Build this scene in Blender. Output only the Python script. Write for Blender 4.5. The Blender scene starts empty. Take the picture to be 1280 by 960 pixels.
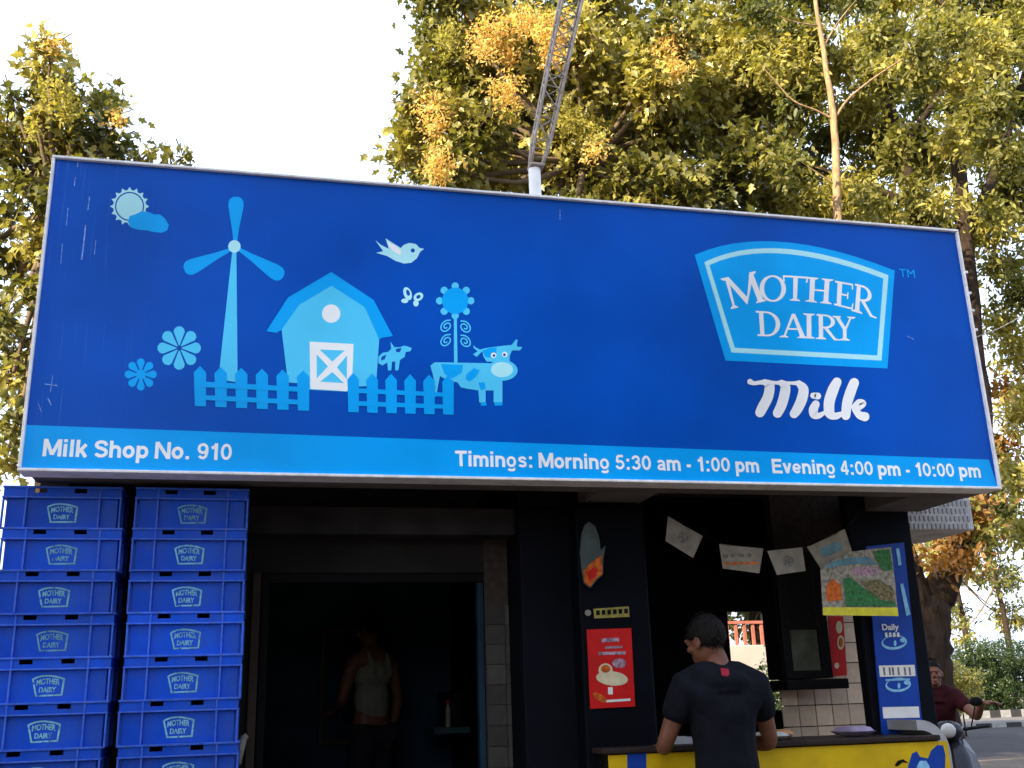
import bpy, bmesh, math, random
import numpy as np
from mathutils import Vector, Matrix, Quaternion
from mathutils.geometry import tessellate_polygon
random.seed(7); rng = np.random.default_rng(7)
SC = bpy.context.scene
COL = SC.collection
# ------------------------------------------------------------------ camera
F = 1304.75; CX, CY, H = 640., 480., 1.35
R = np.array([[0.97348487, -0.03904583, 0.22539437],
              [-0.22681715, -0.29262396, 0.92893767],
              [-0.02968465, 0.95543008, 0.29372126]])      # camera axes (right, up, forward) -> world
cam = bpy.data.cameras.new('camera'); camo = bpy.data.objects.new('camera', cam); COL.objects.link(camo)
cam.sensor_width = 36; cam.lens = F / 1280 * 36; cam.clip_start = .05; cam.clip_end = 2000
M4 = Matrix.Identity(4)
for i in range(3):
    M4[i][0] = R[i][0]; M4[i][1] = R[i][1]; M4[i][2] = -R[i][2]
M4[2][3] = H
camo.matrix_world = M4; SC.camera = camo
# ------------------------------------------------------------------ light
TO_SUN = Vector((-.75, -.45, .47)).normalized()
EL = math.asin(TO_SUN.z); AZ = math.atan2(TO_SUN.x, TO_SUN.y)
W = bpy.data.worlds.new('World'); SC.world = W; W.use_nodes = True
nt = W.node_tree; bg = nt.nodes['Background']
sky = nt.nodes.new('ShaderNodeTexSky'); sky.sky_type = 'NISHITA'; sky.sun_disc = False
sky.sun_elevation = EL; sky.sun_rotation = AZ; sky.dust_density = 4.0; sky.air_density = 1.0; sky.ozone_density = 1.0
hz = nt.nodes.new('ShaderNodeMixRGB'); hz.inputs[0].default_value = .75; hz.inputs[2].default_value = (3.9, 4.5, 5.7, 1)   # thick pale winter haze over the whole sky
nt.links.new(sky.outputs[0], hz.inputs[1]); nt.links.new(hz.outputs[0], bg.inputs[0]); bg.inputs[1].default_value = .14
sl = bpy.data.lights.new('sun', 'SUN'); so = bpy.data.objects.new('sun', sl); COL.objects.link(so)
sl.energy = 5.0; sl.angle = math.radians(.6); sl.color = (1, .85, .62)
so.rotation_euler = TO_SUN.to_track_quat('Z', 'Y').to_euler()
SC.view_settings.view_transform = 'Standard'; SC.view_settings.look = 'None'
SC.view_settings.exposure = 1.72; SC.view_settings.gamma = 1
SC.view_settings.use_curve_mapping = False

# ------------------------------------------------------------------ helpers
def P(px, py, Y):
    """point where the ray of a photograph pixel meets the vertical plane at depth Y"""
    w = R @ np.array([px - CX, CY - py, F]); w = w * (Y / w[1]); return Vector((w[0], w[1], w[2] + H))
def G(px, py, z=0.):
    w = R @ np.array([px - CX, CY - py, F]); t = (z - H) / w[2]; return Vector((w[0] * t, w[1] * t, z))
def pxm(Y): return F / Y
def lk(o, parent=None):
    COL.objects.link(o)
    if parent: o.parent = parent
    return o
def empty(name, label, cat, loc=(0, 0, 0), rz=0, group=None):
    o = bpy.data.objects.new(name, None); lk(o); o.location = loc; o.rotation_euler = (0, 0, rz)
    o.empty_display_size = .1
    return tag(o, label, cat, group)
def tag(o, label, cat, group=None):
    o['label'] = label; o['category'] = cat
    if group: o['group'] = group
    return o
def struct(o): o['kind'] = 'structure'; return o
def stuff(o): o['kind'] = 'stuff'; return o
class MB:
    def __init__(s): s.v = []; s.f = []; s.sm = []
    def add(s, v, f, sm=False):
        n = len(s.v); s.v += [tuple(p) for p in v]
        s.f += [tuple(i + n for i in q) for q in f]; s.sm += [sm] * len(f); return s
    def box(s, x0, x1, y0, y1, z0, z1, M=None):
        v = [Vector(p) for p in ((x0,y0,z0),(x1,y0,z0),(x1,y1,z0),(x0,y1,z0),(x0,y0,z1),(x1,y0,z1),(x1,y1,z1),(x0,y1,z1))]
        if M: v = [M @ p for p in v]
        return s.add(v, [(0,3,2,1),(4,5,6,7),(0,1,5,4),(1,2,6,5),(2,3,7,6),(3,0,4,7)])
    def tube(s, pts, rad, n=8, caps=True, sm=True):
        pts = [Vector(p) for p in pts]
        if not hasattr(rad, '__len__'): rad = [rad] * len(pts)
        vs = []; fs = []; u = None
        for i, p in enumerate(pts):
            t = (pts[min(i + 1, len(pts) - 1)] - pts[max(i - 1, 0)]).normalized()
            if u is None:
                u = t.cross(Vector((0, 0, 1)));
                if u.length < 1e-3: u = t.cross(Vector((1, 0, 0)))
            u = (u - t * u.dot(t)).normalized(); w = t.cross(u)
            for k in range(n):
                a = 2 * math.pi * k / n; vs.append(p + (u * math.cos(a) + w * math.sin(a)) * rad[i])
        for i in range(len(pts) - 1):
            for k in range(n):
                fs.append((i*n+k, i*n+(k+1)%n, (i+1)*n+(k+1)%n, (i+1)*n+k))
        if caps: fs.append(tuple(range(n))[::-1]); fs.append(tuple((len(pts)-1)*n+k for k in range(n)))
        return s.add(vs, fs, sm)
    def lathe(s, prof, n=20, M=None, sm=True):
        vs = []; fs = []
        for r, z in prof:
            for k in range(n):
                a = 2*math.pi*k/n; p = Vector((r*math.cos(a), r*math.sin(a), z)); vs.append(M @ p if M else p)
        for i in range(len(prof)-1):
            for k in range(n): fs.append((i*n+k, i*n+(k+1)%n, (i+1)*n+(k+1)%n, (i+1)*n+k))
        fs.append(tuple(range(n))[::-1]); fs.append(tuple((len(prof)-1)*n+k for k in range(n)))
        return s.add(vs, fs, sm)
    def ell(s, c, r, M=None, nu=16, nv=10):
        vs = []; fs = []
        for j in range(nv+1):
            th = math.pi*j/nv
            for k in range(nu):
                ph = 2*math.pi*k/nu
                p = Vector((r[0]*math.sin(th)*math.cos(ph), r[1]*math.sin(th)*math.sin(ph), r[2]*math.cos(th)))
                if M: p = M @ p
                vs.append(p + Vector(c))
        for j in range(nv):
            for k in range(nu): fs.append((j*nu+k, (j+1)*nu+k, (j+1)*nu+(k+1)%nu, j*nu+(k+1)%nu))
        return s.add(vs, fs, True)
    def mesh(s, name, m):
        me = bpy.data.meshes.new(name); me.from_pydata([tuple(p) for p in s.v], [], s.f)
        me.polygons.foreach_set('use_smooth', s.sm); me.materials.append(m); me.update(); return me
    def build(s, name, m, parent=None, bev=0, loc=None):
        o = bpy.data.objects.new(name, s.mesh(name, m)); lk(o, parent)
        if loc is not None: o.location = loc
        if bev:
            b = o.modifiers.new('bevel', 'BEVEL'); b.width = bev; b.segments = 2; b.limit_method = 'ANGLE'; b.angle_limit = math.radians(40)
        return o
def copy_tree(o, parent=None):
    c = o.copy(); COL.objects.link(c); c.parent = parent
    for ch in o.children: copy_tree(ch, c)
    return c

# ------------------------------------------------------------------ materials
def sock(n, *names):
    for k in names:
        if k in n.inputs: return n.inputs[k]
def mat(name, col, rough=.6, var=.12, scale=12., bump=0., bscale=60., spec=.22, metal=0., dirt=None, dscale=3., damt=.5, tint=None, stretch=None):
    m = bpy.data.materials.new(name); m.use_nodes = True; t = m.node_tree; b = t.nodes['Principled BSDF']
    L = t.links.new
    sock(b, 'Roughness').default_value = rough; sock(b, 'Metallic').default_value = metal
    sock(b, 'Specular IOR Level', 'Specular').default_value = spec
    tc = t.nodes.new('ShaderNodeTexCoord'); src = tc.outputs['Object']
    if stretch:
        mp = t.nodes.new('ShaderNodeMapping'); mp.inputs['Scale'].default_value = stretch; L(src, mp.inputs[0]); src = mp.outputs[0]
    nz = t.nodes.new('ShaderNodeTexNoise'); nz.inputs['Scale'].default_value = scale; nz.inputs['Detail'].default_value = 6
    L(src, nz.inputs['Vector'])
    mr = t.nodes.new('ShaderNodeMapRange'); L(nz.outputs['Fac'], mr.inputs[0])
    mr.inputs[1].default_value = .3; mr.inputs[2].default_value = .7; mr.inputs[3].default_value = 1 - var; mr.inputs[4].default_value = 1 + var
    hs = t.nodes.new('ShaderNodeHueSaturation'); hs.inputs['Color'].default_value = (*col, 1); L(mr.outputs[0], hs.inputs['Value'])
    out = hs.outputs[0]
    if tint:      # per-object tone stored on the object
        at = t.nodes.new('ShaderNodeAttribute'); at.attribute_type = 'OBJECT'; at.attribute_name = tint
        h2 = t.nodes.new('ShaderNodeHueSaturation'); L(out, h2.inputs['Color']); L(at.outputs['Fac'], h2.inputs['Value']); out = h2.outputs[0]
    if dirt:
        n2 = t.nodes.new('ShaderNodeTexNoise'); n2.inputs['Scale'].default_value = dscale; n2.inputs['Detail'].default_value = 8; L(src, n2.inputs['Vector'])
        m2 = t.nodes.new('ShaderNodeMapRange'); L(n2.outputs['Fac'], m2.inputs[0]); m2.inputs[1].default_value = .45; m2.inputs[2].default_value = .75; m2.inputs[4].default_value = damt
        mx = t.nodes.new('ShaderNodeMixRGB'); L(m2.outputs[0], mx.inputs[0]); L(out, mx.inputs[1]); mx.inputs[2].default_value = (*dirt, 1); out = mx.outputs[0]
    L(out, b.inputs['Base Color'])
    if bump:
        n3 = t.nodes.new('ShaderNodeTexNoise'); n3.inputs['Scale'].default_value = bscale; n3.inputs['Detail'].default_value = 6; L(src, n3.inputs['Vector'])
        bp = t.nodes.new('ShaderNodeBump'); bp.inputs['Strength'].default_value = bump; bp.inputs['Distance'].default_value = .01
        L(n3.outputs['Fac'], bp.inputs['Height']); L(bp.outputs[0], b.inputs['Normal'])
    return m
def leafmat(name, trans=.35, rough=.45):
    m = bpy.data.materials.new(name); m.use_nodes = True; t = m.node_tree; L = t.links.new
    b = t.nodes['Principled BSDF']; o = t.nodes['Material Output']
    at = t.nodes.new('ShaderNodeAttribute'); at.attribute_name = 'tint'
    L(at.outputs['Color'], b.inputs['Base Color']); sock(b, 'Roughness').default_value = rough
    sock(b, 'Specular IOR Level', 'Specular').default_value = .4
    tr = t.nodes.new('ShaderNodeBsdfTranslucent'); hs = t.nodes.new('ShaderNodeHueSaturation'); L(at.outputs['Color'], hs.inputs['Color'])
    hs.inputs['Value'].default_value = 1.5; hs.inputs['Saturation'].default_value = 1.15; L(hs.outputs[0], tr.inputs[0])
    mx = t.nodes.new('ShaderNodeMixShader'); mx.inputs[0].default_value = trans
    L(b.outputs[0], mx.inputs[1]); L(tr.outputs[0], mx.inputs[2]); L(mx.outputs[0], o.inputs[0]); return m
def glassmat(name, col=(.9, .95, .95), rough=.03):
    m = bpy.data.materials.new(name); m.use_nodes = True; b = m.node_tree.nodes['Principled BSDF']
    b.inputs['Base Color'].default_value = (*col, 1); sock(b, 'Roughness').default_value = rough
    sock(b, 'Transmission Weight', 'Transmission').default_value = 1; return m
M = {}
def signmat(name, col, rough=.32):
    """printed vinyl: even ink, faint cloudiness and fine pale scratches that run down the sheet"""
    m = bpy.data.materials.new(name); m.use_nodes = True; t = m.node_tree; L = t.links.new; b = t.nodes['Principled BSDF']
    sock(b, 'Roughness').default_value = rough; sock(b, 'Specular IOR Level', 'Specular').default_value = .10
    tc = t.nodes.new('ShaderNodeTexCoord')
    n1 = t.nodes.new('ShaderNodeTexNoise'); n1.inputs['Scale'].default_value = 1.1; n1.inputs['Detail'].default_value = 5; L(tc.outputs['Object'], n1.inputs['Vector'])
    mr = t.nodes.new('ShaderNodeMapRange'); L(n1.outputs['Fac'], mr.inputs[0]); mr.inputs[1].default_value = .3; mr.inputs[2].default_value = .7; mr.inputs[3].default_value = .78; mr.inputs[4].default_value = 1.22
    hs = t.nodes.new('ShaderNodeHueSaturation'); hs.inputs['Color'].default_value = (*col, 1); L(mr.outputs[0], hs.inputs['Value'])
    mp = t.nodes.new('ShaderNodeMapping'); mp.inputs['Scale'].default_value = (60, 1, 1.7); L(tc.outputs['Object'], mp.inputs[0])
    n2 = t.nodes.new('ShaderNodeTexNoise'); n2.inputs['Scale'].default_value = 1.3; n2.inputs['Detail'].default_value = 4; L(mp.outputs[0], n2.inputs['Vector'])
    m2 = t.nodes.new('ShaderNodeMapRange'); L(n2.outputs['Fac'], m2.inputs[0]); m2.inputs[1].default_value = .60; m2.inputs[2].default_value = .80; m2.inputs[4].default_value = .30
    # dust wear is stronger towards the weathered left end of the sheet
    sx = t.nodes.new('ShaderNodeSeparateXYZ'); L(tc.outputs['Object'], sx.inputs[0])
    m3 = t.nodes.new('ShaderNodeMapRange'); L(sx.outputs['X'], m3.inputs[0]); m3.inputs[1].default_value = -1.0; m3.inputs[2].default_value = -.45; m3.inputs[3].default_value = 1; m3.inputs[4].default_value = .06
    mu = t.nodes.new('ShaderNodeMath'); mu.operation = 'MULTIPLY'; L(m2.outputs[0], mu.inputs[0]); L(m3.outputs[0], mu.inputs[1])
    mx = t.nodes.new('ShaderNodeMixRGB'); L(mu.outputs[0], mx.inputs[0]); L(hs.outputs[0], mx.inputs[1]); mx.inputs[2].default_value = (.25, .42, .85, 1)
    L(mx.outputs[0], b.inputs['Base Color'])
    n3 = t.nodes.new('ShaderNodeTexNoise'); n3.inputs['Scale'].default_value = 2.2; L(tc.outputs['Object'], n3.inputs['Vector'])
    bp = t.nodes.new('ShaderNodeBump'); bp.inputs['Strength'].default_value = .25; bp.inputs['Distance'].default_value = .02; L(n3.outputs['Fac'], bp.inputs['Height']); L(bp.outputs[0], b.inputs['Normal'])
    return m
M['s_blue'] = signmat('sign_blue_vinyl', (.0004, .080, .48))
M['s_band'] = signmat('sign_band_vinyl', (.002, .38, .95))
M['s_mid'] = signmat('sign_sky_vinyl', (.003, .40, .95))
M['s_light'] = signmat('sign_light_vinyl', (.09, .62, .95))
M['s_pale'] = signmat('sign_pale_vinyl', (.45, .86, .93))
M['s_white'] = signmat('sign_white_vinyl', (.90, .93, .93))
M['s_dim'] = signmat('sign_dim_vinyl', (.005, .075, .40))
M['scuff'] = mat('pale_scuff', (.16, .30, .68), .7, .5, 90)
M['alu'] = mat('painted_aluminium', (.82, .84, .85), .4, .1, 20, .1, 80, dirt=(.45, .45, .42), dscale=14, damt=.5)
M['conc'] = mat('weathered_concrete', (.13, .118, .11), .9, .25, 7, .35, 60, dirt=(.07, .065, .06), dscale=3, damt=.7)
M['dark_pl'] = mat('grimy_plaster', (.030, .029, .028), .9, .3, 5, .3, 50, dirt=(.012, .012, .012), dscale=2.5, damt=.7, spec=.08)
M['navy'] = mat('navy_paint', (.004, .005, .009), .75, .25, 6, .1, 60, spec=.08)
M['bluedark'] = mat('dark_blue_board', (.016, .042, .070), .6, .25, 5, .1, 50, spec=.08)
M['black'] = mat('black_metal', (.006, .006, .007), .5, .2, 20, .1, 90, spec=.08)
M['grille'] = mat('pebbled_panel', (.62, .61, .62), .8, .15, 30, .3, 90, dirt=(.2, .19, .18), dscale=8, damt=.6)
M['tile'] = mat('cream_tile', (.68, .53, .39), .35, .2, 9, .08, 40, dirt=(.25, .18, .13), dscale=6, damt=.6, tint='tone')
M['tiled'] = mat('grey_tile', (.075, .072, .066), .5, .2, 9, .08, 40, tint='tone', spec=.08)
M['grout'] = mat('dirty_grout', (.06, .05, .045), .95, .25, 30, spec=.08)
M['crate'] = mat('blue_crate_plastic', (.003, .064, .52), .45, .2, 5, .08, 90, dirt=(.03, .075, .30), dscale=6, damt=.75, tint='tone', spec=.14)
M['crate_edge'] = mat('scuffed_crate_plastic', (.035, .11, .58), .5, .25, 26, .12, 90, dirt=(.10, .17, .42), dscale=22, damt=.5, tint='tone', spec=.14)
M['yellow'] = mat('yellow_counter_panel', (.62, .42, .008), .4, .1, 6, .05, 40, dirt=(.35, .22, .01), dscale=5, damt=.4)
M['counter'] = mat('dark_counter_top', (.03, .022, .02), .45, .2, 20, .1, 60, spec=.08)
M['steel'] = mat('pale_steel', (.42, .43, .45), .4, .1, 14, .05, 50, metal=.3)
M['white'] = mat('white_paint', (.70, .70, .68), .5, .08, 12, .05, 60)
M['paper'] = mat('printed_paper', (.24, .225, .19), .85, .2, 18, .05, 60)
M['red'] = mat('red_print', (.52, .012, .012), .4, .12, 12)
M['orange'] = mat('orange_print', (.50, .11, .012), .5, .5, 50)
M['green'] = mat('green_print', (.03, .15, .045), .5, .6, 60)
M['pgreen'] = mat('olive_print', (.15, .13, .06), .5, .8, 70)
M['lime'] = mat('yellow_print', (.60, .56, .04), .5, .15, 22)
M['pink'] = mat('pink_print', (.34, .22, .28), .5, .6, 60)
M['skyp'] = mat('grey_blue_print', (.10, .22, .28), .5, .3, 20)
M['cream'] = mat('cream_print', (.62, .55, .36), .5, .15, 20)
M['bblue'] = mat('blue_banner_print', (.006, .05, .33), .4, .12, 8)
M['bpale'] = mat('pale_blue_print', (.22, .50, .72), .5, .2, 25)
M['grey'] = mat('grey_print', (.15, .145, .135), .6, .6, 60)
M['rust'] = mat('rusty_galvanised', (.33, .29, .25), .6, .3, 20, .2, 90, metal=.25, dirt=(.20, .11, .06), dscale=8, damt=.6)
M['bark'] = mat('dark_bark', (.030, .020, .014), .95, .5, 9, 1.0, 14, dirt=(.035, .025, .02), dscale=4, damt=.7, stretch=(3, 3, .8), spec=.08)
M['palebark'] = mat('pale_bark', (.27, .175, .09), .9, .4, 14, .6, 40, dirt=(.25, .15, .08), dscale=8, damt=.6, stretch=(2, 2, .7))
M['twig'] = mat('twig_bark', (.13, .095, .06), .9, .2, 10)
M['leaf'] = leafmat('leaf_surface', .30, .36); M['fine'] = leafmat('fine_leaf_surface', .42, .5); M['petal'] = leafmat('blossom_surface', .45, .7)
M['asphalt'] = mat('asphalt', (.026, .023, .027), .9, .25, 2, .5, 160, dirt=(.06, .048, .04), dscale=.6, damt=.6)
M['earth'] = mat('dusty_earth', (.13, .10, .075), .95, .25, 1.5, .6, 40, dirt=(.07, .06, .05), dscale=.5, damt=.6)
M['pave'] = mat('pavement_concrete', (.11, .10, .095), .9, .15, 3, .4, 60)
M['kw'] = mat('white_kerb_paint', (.24, .235, .22), .8, .2, 8, .2, 50); M['kb'] = mat('black_kerb_paint', (.03, .03, .03), .8, .2, 8, .2, 50)
M['pwall'] = mat('pale_wall', (.32, .30, .27), .85, .1, 2, .2, 40); M['rail'] = mat('red_rail', (.30, .10, .07), .7, .2, 9)
M['skin'] = mat('brown_skin', (.14, .058, .035), .5, .15, 20, .1, 120)
M['hair'] = mat('black_hair', (.008, .007, .007), .6, .3, 80, .6, 180, spec=.08)
M['tee'] = mat('black_tshirt_cotton', (.006, .007, .011), .9, .25, 14, .5, 30, spec=.08)
M['vest'] = mat('white_vest_cotton', (.17, .17, .13), .9, .12, 12, .4, 40, spec=.08)
M['trou'] = mat('dark_trousers_cloth', (.02, .02, .026), .9, .2, 14, .4, 40, spec=.08)
M['maroon'] = mat('maroon_shirt_cotton', (.030, .006, .009), .9, .2, 14, .4, 40, spec=.08)
M['shoe'] = mat('shoe_rubber', (.02, .018, .016), .6, .2, 20)
M['tyre'] = mat('tyre_rubber', (.015, .015, .015), .8, .2, 30, .3, 90)
M['spaint'] = mat('dark_scooter_paint', (.02, .02, .03), .25, .1, 10)
M['lens'] = mat('headlight_lens', (.45, .45, .44), .2, .05, 10)
M['glass'] = glassmat('pane_glass', (.75, .82, .80), .06)

# ------------------------------------------------------------------ ground, road, pavement
def sheet(name, pts, z, m):
    b = MB(); b.add([(x, y, z) for x, y in pts], [tuple(range(len(pts)))]); return struct(b.build(name, m))
sheet('ground', [(-400, -200), (500, -200), (500, 700), (-400, 700)], 0, M['earth'])
# the road runs roughly left to right behind the shop, seen past its right end
def ry(x): return 19.5 + .10 * (x - 12)
sheet('road', [(-60, ry(-60)), (120, ry(120)), (120, ry(120) + 15), (-60, ry(-60) + 15)], .004, M['asphalt'])
b = MB(); b.add([(-60, ry(-60)-60, .0)], [])
pv = MB(); 
y0, y1 = ry(-60) + 15, ry(120) + 15
pv.add([(-60, y0, .13), (120, y1, .13), (120, y1 + 7.5, .13), (-60, y0 + 7.5, .13), (-60, y0, 0), (120, y1, 0)], [(0, 1, 2, 3), (4, 5, 1, 0)])
pave = struct(pv.build('pavement', M['pave']))
def kerb_row(parent, yoff, n, x0, ln, z0, h, pattern):
    me = [MB().box(-ln/2 + .01, ln/2 - .01, -.08, .08, 0, h).mesh('kerb_stone', M[k]) for k in ('kw', 'kb')]
    for i in range(n):
        x = x0 + i * ln; o = bpy.data.objects.new('kerb_stone', me[(i % 2) if pattern else 1]); lk(o, parent)
        o.location = (x, ry(x) + yoff, z0); o.rotation_euler = (0, 0, math.atan(.10))
kerb_row(pave, 14.9, 34, 13, .7, 0, .17, True)
kerb_row(pave, 22.4, 40, 18, .6, .13, .32, True)

# ------------------------------------------------------------------ signboard
YB = 4.6
TL, BR = P(66, 195, YB), P(1251, 612, YB)
XL, XR, ZT, ZB = TL.x, BR.x, TL.z, BR.z
sign = empty('shop_signboard', 'long blue shop signboard with farm pictures and white lettering above the shop front', 'signboard', ((XL + XR) / 2, YB, ZB))
sign_loc = sign.location.copy()
def adopt(o, par):      # keep world place, hang under par (par unrotated)
    o.parent = par; o.matrix_parent_inverse = Matrix.Translation(-par.location); return o
def sb(mb, name, m, bev=0, par=None): return adopt(mb.build(name, m, None, bev), par or sign)
b = MB().box(XL + .012, XR - .012, YB + .004, YB + .11, ZB + .012, ZT - .012); panel = sb(b, 'panel', M['s_blue'])
fw = .013
fr = empty
for nm, bx in (('frame_bar', (XL, XR, ZT - fw, ZT)), ('frame_bar', (XL, XR, ZB, ZB + fw)),
               ('frame_bar', (XL, XL + fw, ZB + fw + .001, ZT - fw - .001)), ('frame_bar', (XR - fw, XR, ZB + fw + .001, ZT - fw - .001))):
    sb(MB().box(bx[0], bx[1], YB - .014, YB + .118, bx[2], bx[3]), nm, M['alu'], .003)
for py in (340, 366, 388, 412):
    p = P(1190 + (py - 262) * .17, py, YB); sb(MB().box(XR + .001, XR + .022, YB - .006, YB + .03, p.z - .006, p.z + .006), 'clip', M['alu'])
LAY = [0]
def lay(): LAY[0] += 1; return YB + .004 - .0005 - LAY[0] * .00010
def fillpoly(mb, loops, Y):
    """loops in photograph pixels on the sign plane; first is outer, the rest holes"""
    ll = [[P(x, y, Y) for x, y in lp] for lp in loops]
    flat = [v for l in ll for v in l]
    tris = tessellate_polygon([[Vector((v.x, v.z, 0)) for v in l] for l in ll])
    fs = []
    for t in tris:
        a, c, d = (flat[i] for i in t)
        n = (c - a).cross(d - a)
        fs.append(tuple(t) if n.y < 0 else tuple(t)[::-1])
    mb.add(flat, fs); return mb
def circ(cx, cy, r, n=28, ry_=None, rot=0):
    ry_ = ry_ or r; c, s = math.cos(rot), math.sin(rot)
    return [(cx + r*math.cos(a)*c - ry_*math.sin(a)*s, cy + r*math.cos(a)*s + ry_*math.sin(a)*c) for a in [2*math.pi*k/n for k in range(n)]]
def stroke(mb, pts, w, Y, n=10):
    """round-ended brush stroke with a width per point, laid on the sign plane"""
    if not hasattr(w, '__len__'): w = [w]*len(pts)
    # Catmull-Rom
    q = []; ww = []
    for i in range(len(pts)-1):
        p0, p1, p2, p3 = (np.array(pts[max(0, min(len(pts)-1, i+k))], float) for k in (-1, 0, 1, 2))
        for k in range(n):
            t = k/n; q.append(.5*((2*p1)+(p2-p0)*t+(2*p0-5*p1+4*p2-p3)*t*t+(3*p1-p0-3*p2+p3)*t**3)); ww.append(w[i]*(1-t)+w[i+1]*t)
    q.append(np.array(pts[-1], float)); ww.append(w[-1])
    L = []; Rr = []
    for i in range(len(q)):
        d = q[min(i+1, len(q)-1)] - q[max(i-1, 0)]; d = d/(np.linalg.norm(d)+1e-9); nn = np.array([-d[1], d[0]])
        L.append(q[i]+nn*ww[i]/2); Rr.append(q[i]-nn*ww[i]/2)
    v = []; f = []
    for a, c in zip(L, Rr): v += [P(*a, Y), P(*c, Y)]
    for i in range(len(q)-1): f.append((2*i, 2*i+2, 2*i+3, 2*i+1))
    mb.add(v, f)
    for e, wi in ((q[0], ww[0]), (q[-1], ww[-1])): fillpoly(mb, [circ(e[0], e[1], wi/2, 14)], Y - .000008)
    return mb
def art(name, m, loops_list, par=None, same=False):
    Y = lay()
    for i, lp in enumerate(loops_list): o = sb(fillpoly(MB(), lp, Y - i*.000006), name, M[m], 0, par)
    return o
# pale band along the foot of the sheet
art('footer_band', 's_band', [[[(28, 531), (1236, 574.5), (1247, 609), (25, 586)]]])
# sun and cloud
sunp = []
for k in range(16):
    a = 2*math.pi*k/16; da = .13
    sunp += [(162+20.5*math.cos(a-da), 258+20.5*math.sin(a-da)), (162+24.5*math.cos(a), 258+24.5*math.sin(a)), (162+20.5*math.cos(a+da), 258+20.5*math.sin(a+da))]
art('printed_sun', 's_pale', [[sunp, circ(162, 258, 18.2)], [circ(162, 258, 16.6)]])
art('printed_cloud', 's_mid', [[[(160,277),(162,270),(169,268),(177,264),(186,265),(192,268),(200,268),(206,273),(211,281),(209,288),(202,291),(192,290),(184,288),(172,287),(163,284)]]])
# wind turbine
LAY[0] = 1
def blade(cx, cy, ang, ln):
    pr = [(0, 2), (.3, 4.2), (.6, 7.5), (.8, 9.5), (.9, 9.3), (.96, 7.2), (1, 3)]
    d = (math.cos(ang), math.sin(ang)); n = (-d[1], d[0])
    A = [(cx+d[0]*t*ln+n[0]*w, cy+d[1]*t*ln+n[1]*w) for t, w in pr]; B = [(cx+d[0]*t*ln-n[0]*w, cy+d[1]*t*ln-n[1]*w) for t, w in pr]
    return A + B[::-1]
art('printed_turbine_tower', 's_light', [[[(290.5, 312), (295.5, 312), (297, 478), (273, 474)]]])
art('printed_turbine_blades', 's_mid', [[blade(294, 305, -math.pi/2 + .02, 59)], [blade(288, 312, math.pi - .42, 63)], [blade(298, 311, .56, 66)]])
art('printed_turbine_hub', 's_pale', [[circ(293, 308, 7.8)]])
# flowers
LAY[0] = 3
def petals(cx, cy, r, n, wd, r0=.12):
    out = []
    for k in range(n):
        a = 2*math.pi*k/n - math.pi/2; d = (math.cos(a), math.sin(a)); nn = (-d[1], d[0]); pr = [(r0, .02), (.5, wd*.62), (.75, wd), (.9, wd*.85), (1, wd*.3)]
        A = [(cx+d[0]*t*r+nn[0]*w*r, cy+d[1]*t*r+nn[1]*w*r) for t, w in pr]; B = [(cx+d[0]*t*r-nn[0]*w*r, cy+d[1]*t*r-nn[1]*w*r) for t, w in pr]
        out.append([A + B[::-1]])
    return out
art('printed_daisy', 's_light', petals(224, 435, 27, 8, .26)); art('printed_daisy', 's_dim', [[circ(224, 435, 2.5, 10)]])
art('printed_daisy', 's_mid', petals(176, 468, 20, 8, .25)); art('printed_daisy', 's_mid', [[circ(176, 468, 6, 12)]])
# barn
art('printed_barn_wall', 's_light', [[[(414.5, 357), (456, 384), (474, 424), (470, 482), (434, 484), (440, 490), (384, 487), (384, 480), (360, 478), (352, 412), (374, 381)]]])
art('printed_barn_roof', 's_mid', [[[(414, 340), (467, 375), (491, 420), (478, 422), (474, 424), (456, 384), (414.5, 357), (374, 381), (352, 412), (346, 416), (333, 414), (360, 372)]]])
art('printed_barn_window', 's_white', [[circ(414, 392, 11.5)]])
art('printed_barn_door', 's_white', [[[(387, 427), (442, 430), (440, 482), (433, 489), (388, 486)]]])
art('printed_door_panel', 's_light', [[[(399.5, 437), (431, 438), (415.5, 452)]], [[(396, 443), (410, 458), (396, 473)]], [[(434, 444), (433.5, 474), (421, 459)]], [[(415.5, 465), (430, 479), (400, 477)]]])
# picket fences
def fence(x0, y0, x1, y1, n, hh, wd):
    lo = []
    for k in range(n):
        t = k/(n-1); x = x0+(x1-x0)*t; y = y0+(y1-y0)*t
        lo.append([[(x-wd*.42, y), (x-wd*.5, y-hh+6), (x, y-hh-2), (x+wd*.5, y-hh+6), (x+wd*.48, y+.5)]])
    return lo
fl = fence(250, 507.5, 379, 513, 6, 48, 15.5); fr_ = fence(441.5, 515, 560, 518, 6, 47, 14.5)
for lp in fl + fr_: art('printed_picket', 's_mid', [lp])
art('printed_fence_rails', 's_mid', [[[(255, 477), (380, 484), (380, 490), (255, 484)]], [[(255, 494), (380, 500), (380, 506), (255, 500)]],
                                     [[(440, 485), (560, 491), (560, 496), (440, 491)]], [[(440, 501), (560, 506), (560, 511), (440, 507)]]])
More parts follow.
